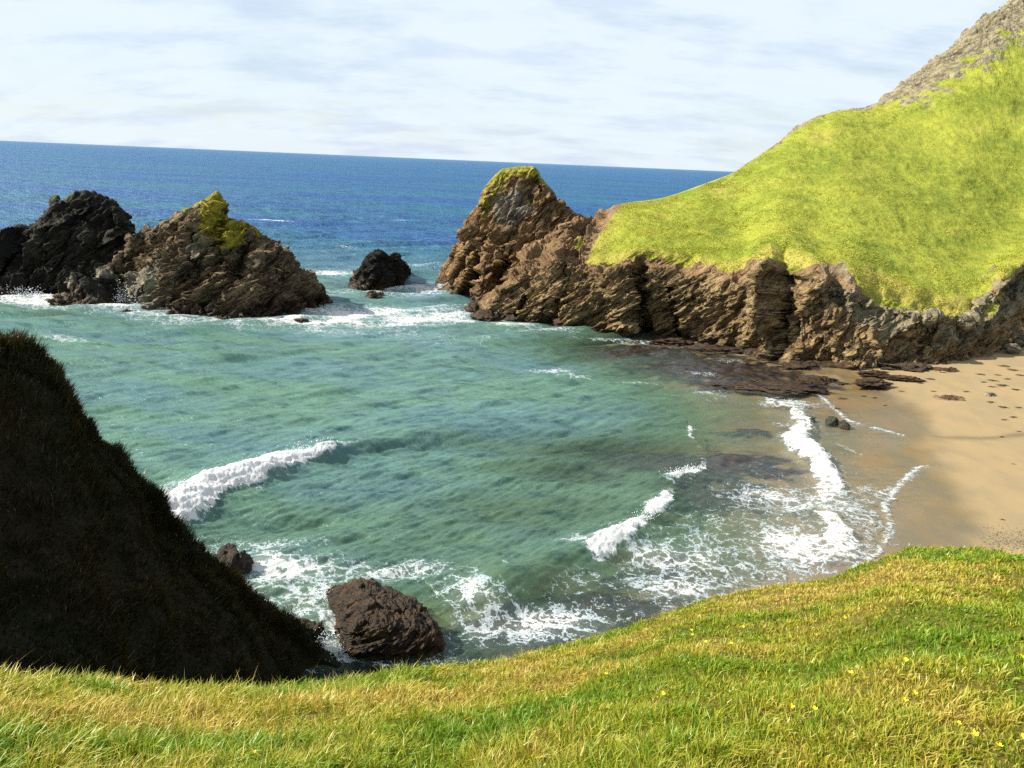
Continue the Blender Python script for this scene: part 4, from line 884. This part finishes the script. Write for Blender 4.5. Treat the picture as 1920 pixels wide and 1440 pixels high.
# headland turf tufts
Gv, Tv = HEAD; nu_, nv_ = Gv.shape[:2]; Nh = grid_normals(Gv); Nh *= np.sign(Nh[:, 500:650, 2].mean())
n = 420000; iu = rg.integers(0, nu_-1, n); iv = rg.integers(300, 14+330+150+165, n)
base = Gv[iu, iv]; keep = (Tv[iu, iv] > .55) & (Nh[iu, iv, 2] > .2); base = base[keep]; nr = Nh[iu, iv][keep]; n = len(base)
base = base+rg.normal(0, .12, (n, 3))*np.array([1, 1, 0])
m_bh = blade_mat('turf_blade', (.150, .178, .018), (.265, .310, .030), (.255, .268, .024), (.375, .390, .048), (.34, .30, .04), (.56, .49, .10), .3)
tb_ = gn(base/3.2, 251)+.6*gn(base/1.1, 252)
g3 = blades('grass', base, nr, (.05+.10*sstep(-.3, .8, tb_))*rg.uniform(.6, 1.3, n), rg.uniform(.06, .14, n), np.clip(.42+.55*gn(base/np.array([9., 5., 5.]), 253)+.16*tb_+rg.normal(0, .12, n), 0, 1), rg.uniform(.4, 1.2, n), m_bh, 8)
finish(g3, 'bright yellow-green turf over the headland slope', 'grass', kind='stuff')

# ------------------------------------------------------------------ small things
m_pet, nt = new_mat('yellow_petal'); out(nt, node(nt, 'ShaderNodeBsdfPrincipled', {'Base Color': (.75, .55, .01), 'Roughness': .5}).outputs[0])
m_stem, nt = new_mat('flower_stem'); out(nt, node(nt, 'ShaderNodeBsdfPrincipled', {'Base Color': (.06, .11, .02), 'Roughness': .7}).outputs[0])
def make_flower():
    V, Q = [], []
    for k in range(5):                                   # five cupped petals
        a0 = k*1.2566
        for (rr_, zz_, w_) in ((.002, 0, .25), (.009, .003, .55), (.014, .009, .30)):
            for sg in (-1, 1): V.append((rr_*math.cos(a0+sg*w_), rr_*math.sin(a0+sg*w_), zz_))
        b_ = k*6; Q += [(b_, b_+1, b_+3, b_+2), (b_+2, b_+3, b_+5, b_+4)]
    e = bpy.data.objects.new('flower', None); COL.objects.link(e)
    h = mesh_np('petals', V, Q, mat=m_pet, parent=e); h.location = (0, 0, .11)
    n_ = 6; SV = []; SQ = []
    for j, (r_, z_) in enumerate(((.0016, -.02), (.0013, .05), (.0012, .11))):
        for k in range(n_): SV.append((r_*math.cos(k*6.283/n_)+.004*j*(2-j), r_*math.sin(k*6.283/n_), z_))
    for j in range(2):
        for k in range(n_): SQ.append((j*n_+k, j*n_+(k+1) % n_, (j+1)*n_+(k+1) % n_, (j+1)*n_+k))
    mesh_np('stem', SV, SQ, mat=m_stem, parent=e)
    return e
f0 = make_flower()
FLW = [(466, 1414, 0), (1300, 1198, 0), (1325, 1207, 0), (1296, 1188, 0), (1394, 1180, 0), (1378, 1213, 0), (1526, 1198, 0), (1577, 1158, 0), (1712, 1111, 0), (1672, 1065, 0), (1515, 1250, 0), (1694, 1236, 0), (1904, 1235, 0), (1704, 1300, 0), (1688, 1318, 0), (1782, 1362, 0), (1836, 1378, 0), (1905, 1382, 0), (1474, 1320, 0), (1869, 1408, 0), (1525, 1335, 0), (1140, 1272, 0), (1240, 1300, 0), (1600, 1270, 0)]
for i, (px_, py_, _) in enumerate(FLW):
    d = ray(px_, py_); a_ = math.atan2(d[0], d[1]); t_ = -d[2]/math.hypot(d[0], d[1])
    rr_ = np.linspace(1.5, 14, 1200); zz_ = fg_z(np.full(1200, a_), rr_)[0]; hit = np.nonzero(H-t_*rr_ <= zz_+.10)[0]
    if len(hit) == 0: continue
    rq = rr_[hit[0]]
    if i == 0: o = f0
    else:
        o = f0.copy(); COL.objects.link(o)
        for ch in list(f0.children):
            c_ = ch.copy(); COL.objects.link(c_); c_.parent = o
    o.location = (rq*math.sin(a_), rq*math.cos(a_), float(zz_[hit[0]])); sc = 1.0+.05*rq; o.scale = (sc, sc, 1.0+.02*rq); o.rotation_euler = (random.uniform(-.3, .1), random.uniform(-.3, .3), random.uniform(0, 6))
    finish(o, 'tiny yellow buttercup standing in the grass of the near slope', 'flower', 'yellow flowers in the near grass')

# seaweed scraps on the sand
m_sw = rock_mat('seaweed', (.060, .038, .016), (.13, .08, .035), (.02, .012, .006), scale=6, bump=.02, wet_shade_z=.01)
protos = []
for k in range(4):
    rg2 = np.random.default_rng(900+k); n = 46
    c = rg2.normal(0, .16, (n, 2)); L = rg2.uniform(.08, .26, n); an = rg2.normal(.3*k, .7, n); V = []; T = []
    for j in range(n):
        dx, dy = math.cos(an[j])*L[j], math.sin(an[j])*L[j]; w_ = .022; b_ = len(V); h0 = rg2.uniform(.01, .07)
        V += [(c[j, 0]-dx, c[j, 1]-dy, 0), (c[j, 0]-dy/L[j]*w_, c[j, 1]+dx/L[j]*w_, h0), (c[j, 0]+dy/L[j]*w_, c[j, 1]-dx/L[j]*w_, h0*.6), (c[j, 0]+dx, c[j, 1]+dy, .01)]
        T += [(b_, b_+2, b_+1), (b_+1, b_+2, b_+3)]
    protos.append((V, T))
def sand_z(x_, y_): return float(ground_z(np.array([x_]), np.array([y_]))[0][0])
SWP = [(1784, 747, 1.7), (1862, 712, 1), (1880, 722, 1.3), (1905, 730, .9), (1840, 700, .9), (1872, 700, .7), (1812, 735, .7), (1900, 690, 1.2), (1885, 682, 1.1), (1915, 700, 1), (1858, 755, .8), (1880, 765, .9), (1900, 785, .7), (1882, 790, .6), (1910, 765, .7), (1750, 735, .6), (1690, 735, .6), (1860, 725, .8), (1845, 716, .7), (1890, 708, .8),
       (1878, 822, .5), (1580, 750, .9), (1640, 748, .7), (1570, 768, .6), (1880, 975, .3), (1900, 870, .3), (1660, 762, .5), (1620, 745, .7), (1910, 812, .4), (1640, 722, 1.2), (1700, 716, 1.0), (1725, 720, .9), (1745, 712, .9)]
mes = {}
for i, (px_, py_, s_) in enumerate(SWP):
    p = onz(px_, py_, 1.); p = onz(px_, py_, sand_z(p[0], p[1])); z_ = sand_z(p[0], p[1]); k = i % 4
    if k not in mes:
        o = mesh_np('seaweed', protos[k][0], None, protos[k][1], mat=m_sw, smooth=False); mes[k] = o
    else: o = mes[k].copy(); COL.objects.link(o)
    o.location = (p[0], p[1], z_+.01); o.scale = (s_*(2.0 if i == 0 else 1.25), s_*(1.5 if i == 0 else .85), s_*1.6); o.rotation_euler = (0, 0, random.uniform(-.5, .5))
    if i == 0: finish(o, 'biggest clump of seaweed lying alone in the middle of the dry sand', 'seaweed')
    else: finish(o, 'small dark scrap of seaweed lying on the sand', 'seaweed', 'seaweed scraps on the beach')
for px_, py_, w_, sd_, lb in [(1898, 655, 1.6, 31, 'pale white boulder on the sand at the foot of the cliff by the right edge'), (1856, 743, .9, 32, 'small flat white stone alone on the dry sand'), (1795, 662, 1.0, 33, 'small pale stone at the cliff foot left of the white boulder'), (1912, 640, 2.2, 34, 'larger pale rock behind the white boulder at the right edge')]:
    p = onz(px_, py_, 1.3); z_ = sand_z(p[0], p[1]); p = onz(px_, py_, z_)
    o = rock('boulder', 40, 26, sd_, (w_/2, w_/2*.8, w_*.32), (p[0], p[1], z_+w_*.05), (0, 0, sd_), pale, amp=(.14, .06, .02)); finish(o, lb, 'boulder')
# shingle patch
n = 1500; q = onz(1912, 990, 1.2); c = q[:2]+rg.normal(0, 1, (n, 2))*np.array([1.0, .8])
zz = ground_z(c[:, 0], c[:, 1])[0]
sz = rg.uniform(.015, .05, n); dirs = np.array([(1, 0, 0), (0, 1, 0), (-1, 0, 0), (0, -1, 0), (0, 0, .7), (0, 0, -.7)])
V = (np.c_[c, zz][:, None, :] + dirs[None]*rg.uniform(.7, 1.3, (n, 6, 1))*sz[:, None, None]).reshape(-1, 3)
tri = np.array([(0, 1, 4), (1, 2, 4), (2, 3, 4), (3, 0, 4), (1, 0, 5), (2, 1, 5), (3, 2, 5), (0, 3, 5)])
o = mesh_np('shingle', V, None, (np.arange(n)[:, None, None]*6+tri[None]).reshape(-1, 3), mat=m_mid, attrs={'lichen': np.zeros(len(V)), 'grey': np.full(len(V), .8)}, smooth=False)
finish(o, 'patch of grey shingle on the sand at the right edge', 'shingle', kind='stuff')
# spray thrown up by the breakers and at the rocks
rs = np.random.default_rng(55); SP = []
def spray(pts, n, spread, hmax, z0=.1):
    ln = np.array([onz(a_, b_)[:2] for a_, b_ in pts]); t = rs.uniform(0, len(ln)-1.001, n); k = t.astype(int); f = (t-k)[:, None]
    c = ln[k]*(1-f)+ln[k+1]*f + rs.normal(0, spread, (n, 2)); SP.append(np.c_[c, z0+np.abs(rs.normal(0, hmax, n))])
spray([(310, 962), (400, 920), (470, 902), (560, 868), (612, 852)], 2600, .45, .28, .6)
spray([(1105, 1042), (1175, 1008), (1215, 978)], 900, .3, .2, .4); spray([(1225, 962), (1250, 945)], 350, .25, .2, .4); spray([(1245, 902), (1305, 884)], 400, .25, .12, .25)
spray([(225, 566), (285, 570)], 1500, .6, .9); spray([(0, 545), (70, 558)], 800, .8, .5); spray([(612, 1110), (620, 1135)], 500, .16, .25); spray([(600, 1200), (640, 1235)], 500, .25, .2)
C_ = np.vstack(SP); n = len(C_); sz = rs.uniform(.012, .035, n)*np.clip(np.linalg.norm(C_[:, :2], axis=1)/45, .5, 2.2)
V = (C_[:, None, :]+dirs[None]*rs.uniform(.7, 1.4, (n, 6, 1))*sz[:, None, None]).reshape(-1, 3)
m_sp, nt = new_mat('spray'); out(nt, node(nt, 'ShaderNodeBsdfDiffuse', {'Color': (.86, .88, .9)}).outputs[0])
o = mesh_np('spray', V, None, (np.arange(n)[:, None, None]*6+tri[None]).reshape(-1, 3), mat=m_sp, smooth=False)
finish(o, 'white spray flying off the breakers and rocks', 'spray', kind='stuff')
print('verts', sum(len(o.data.vertices) for o in COL.objects if o.type == 'MESH'))
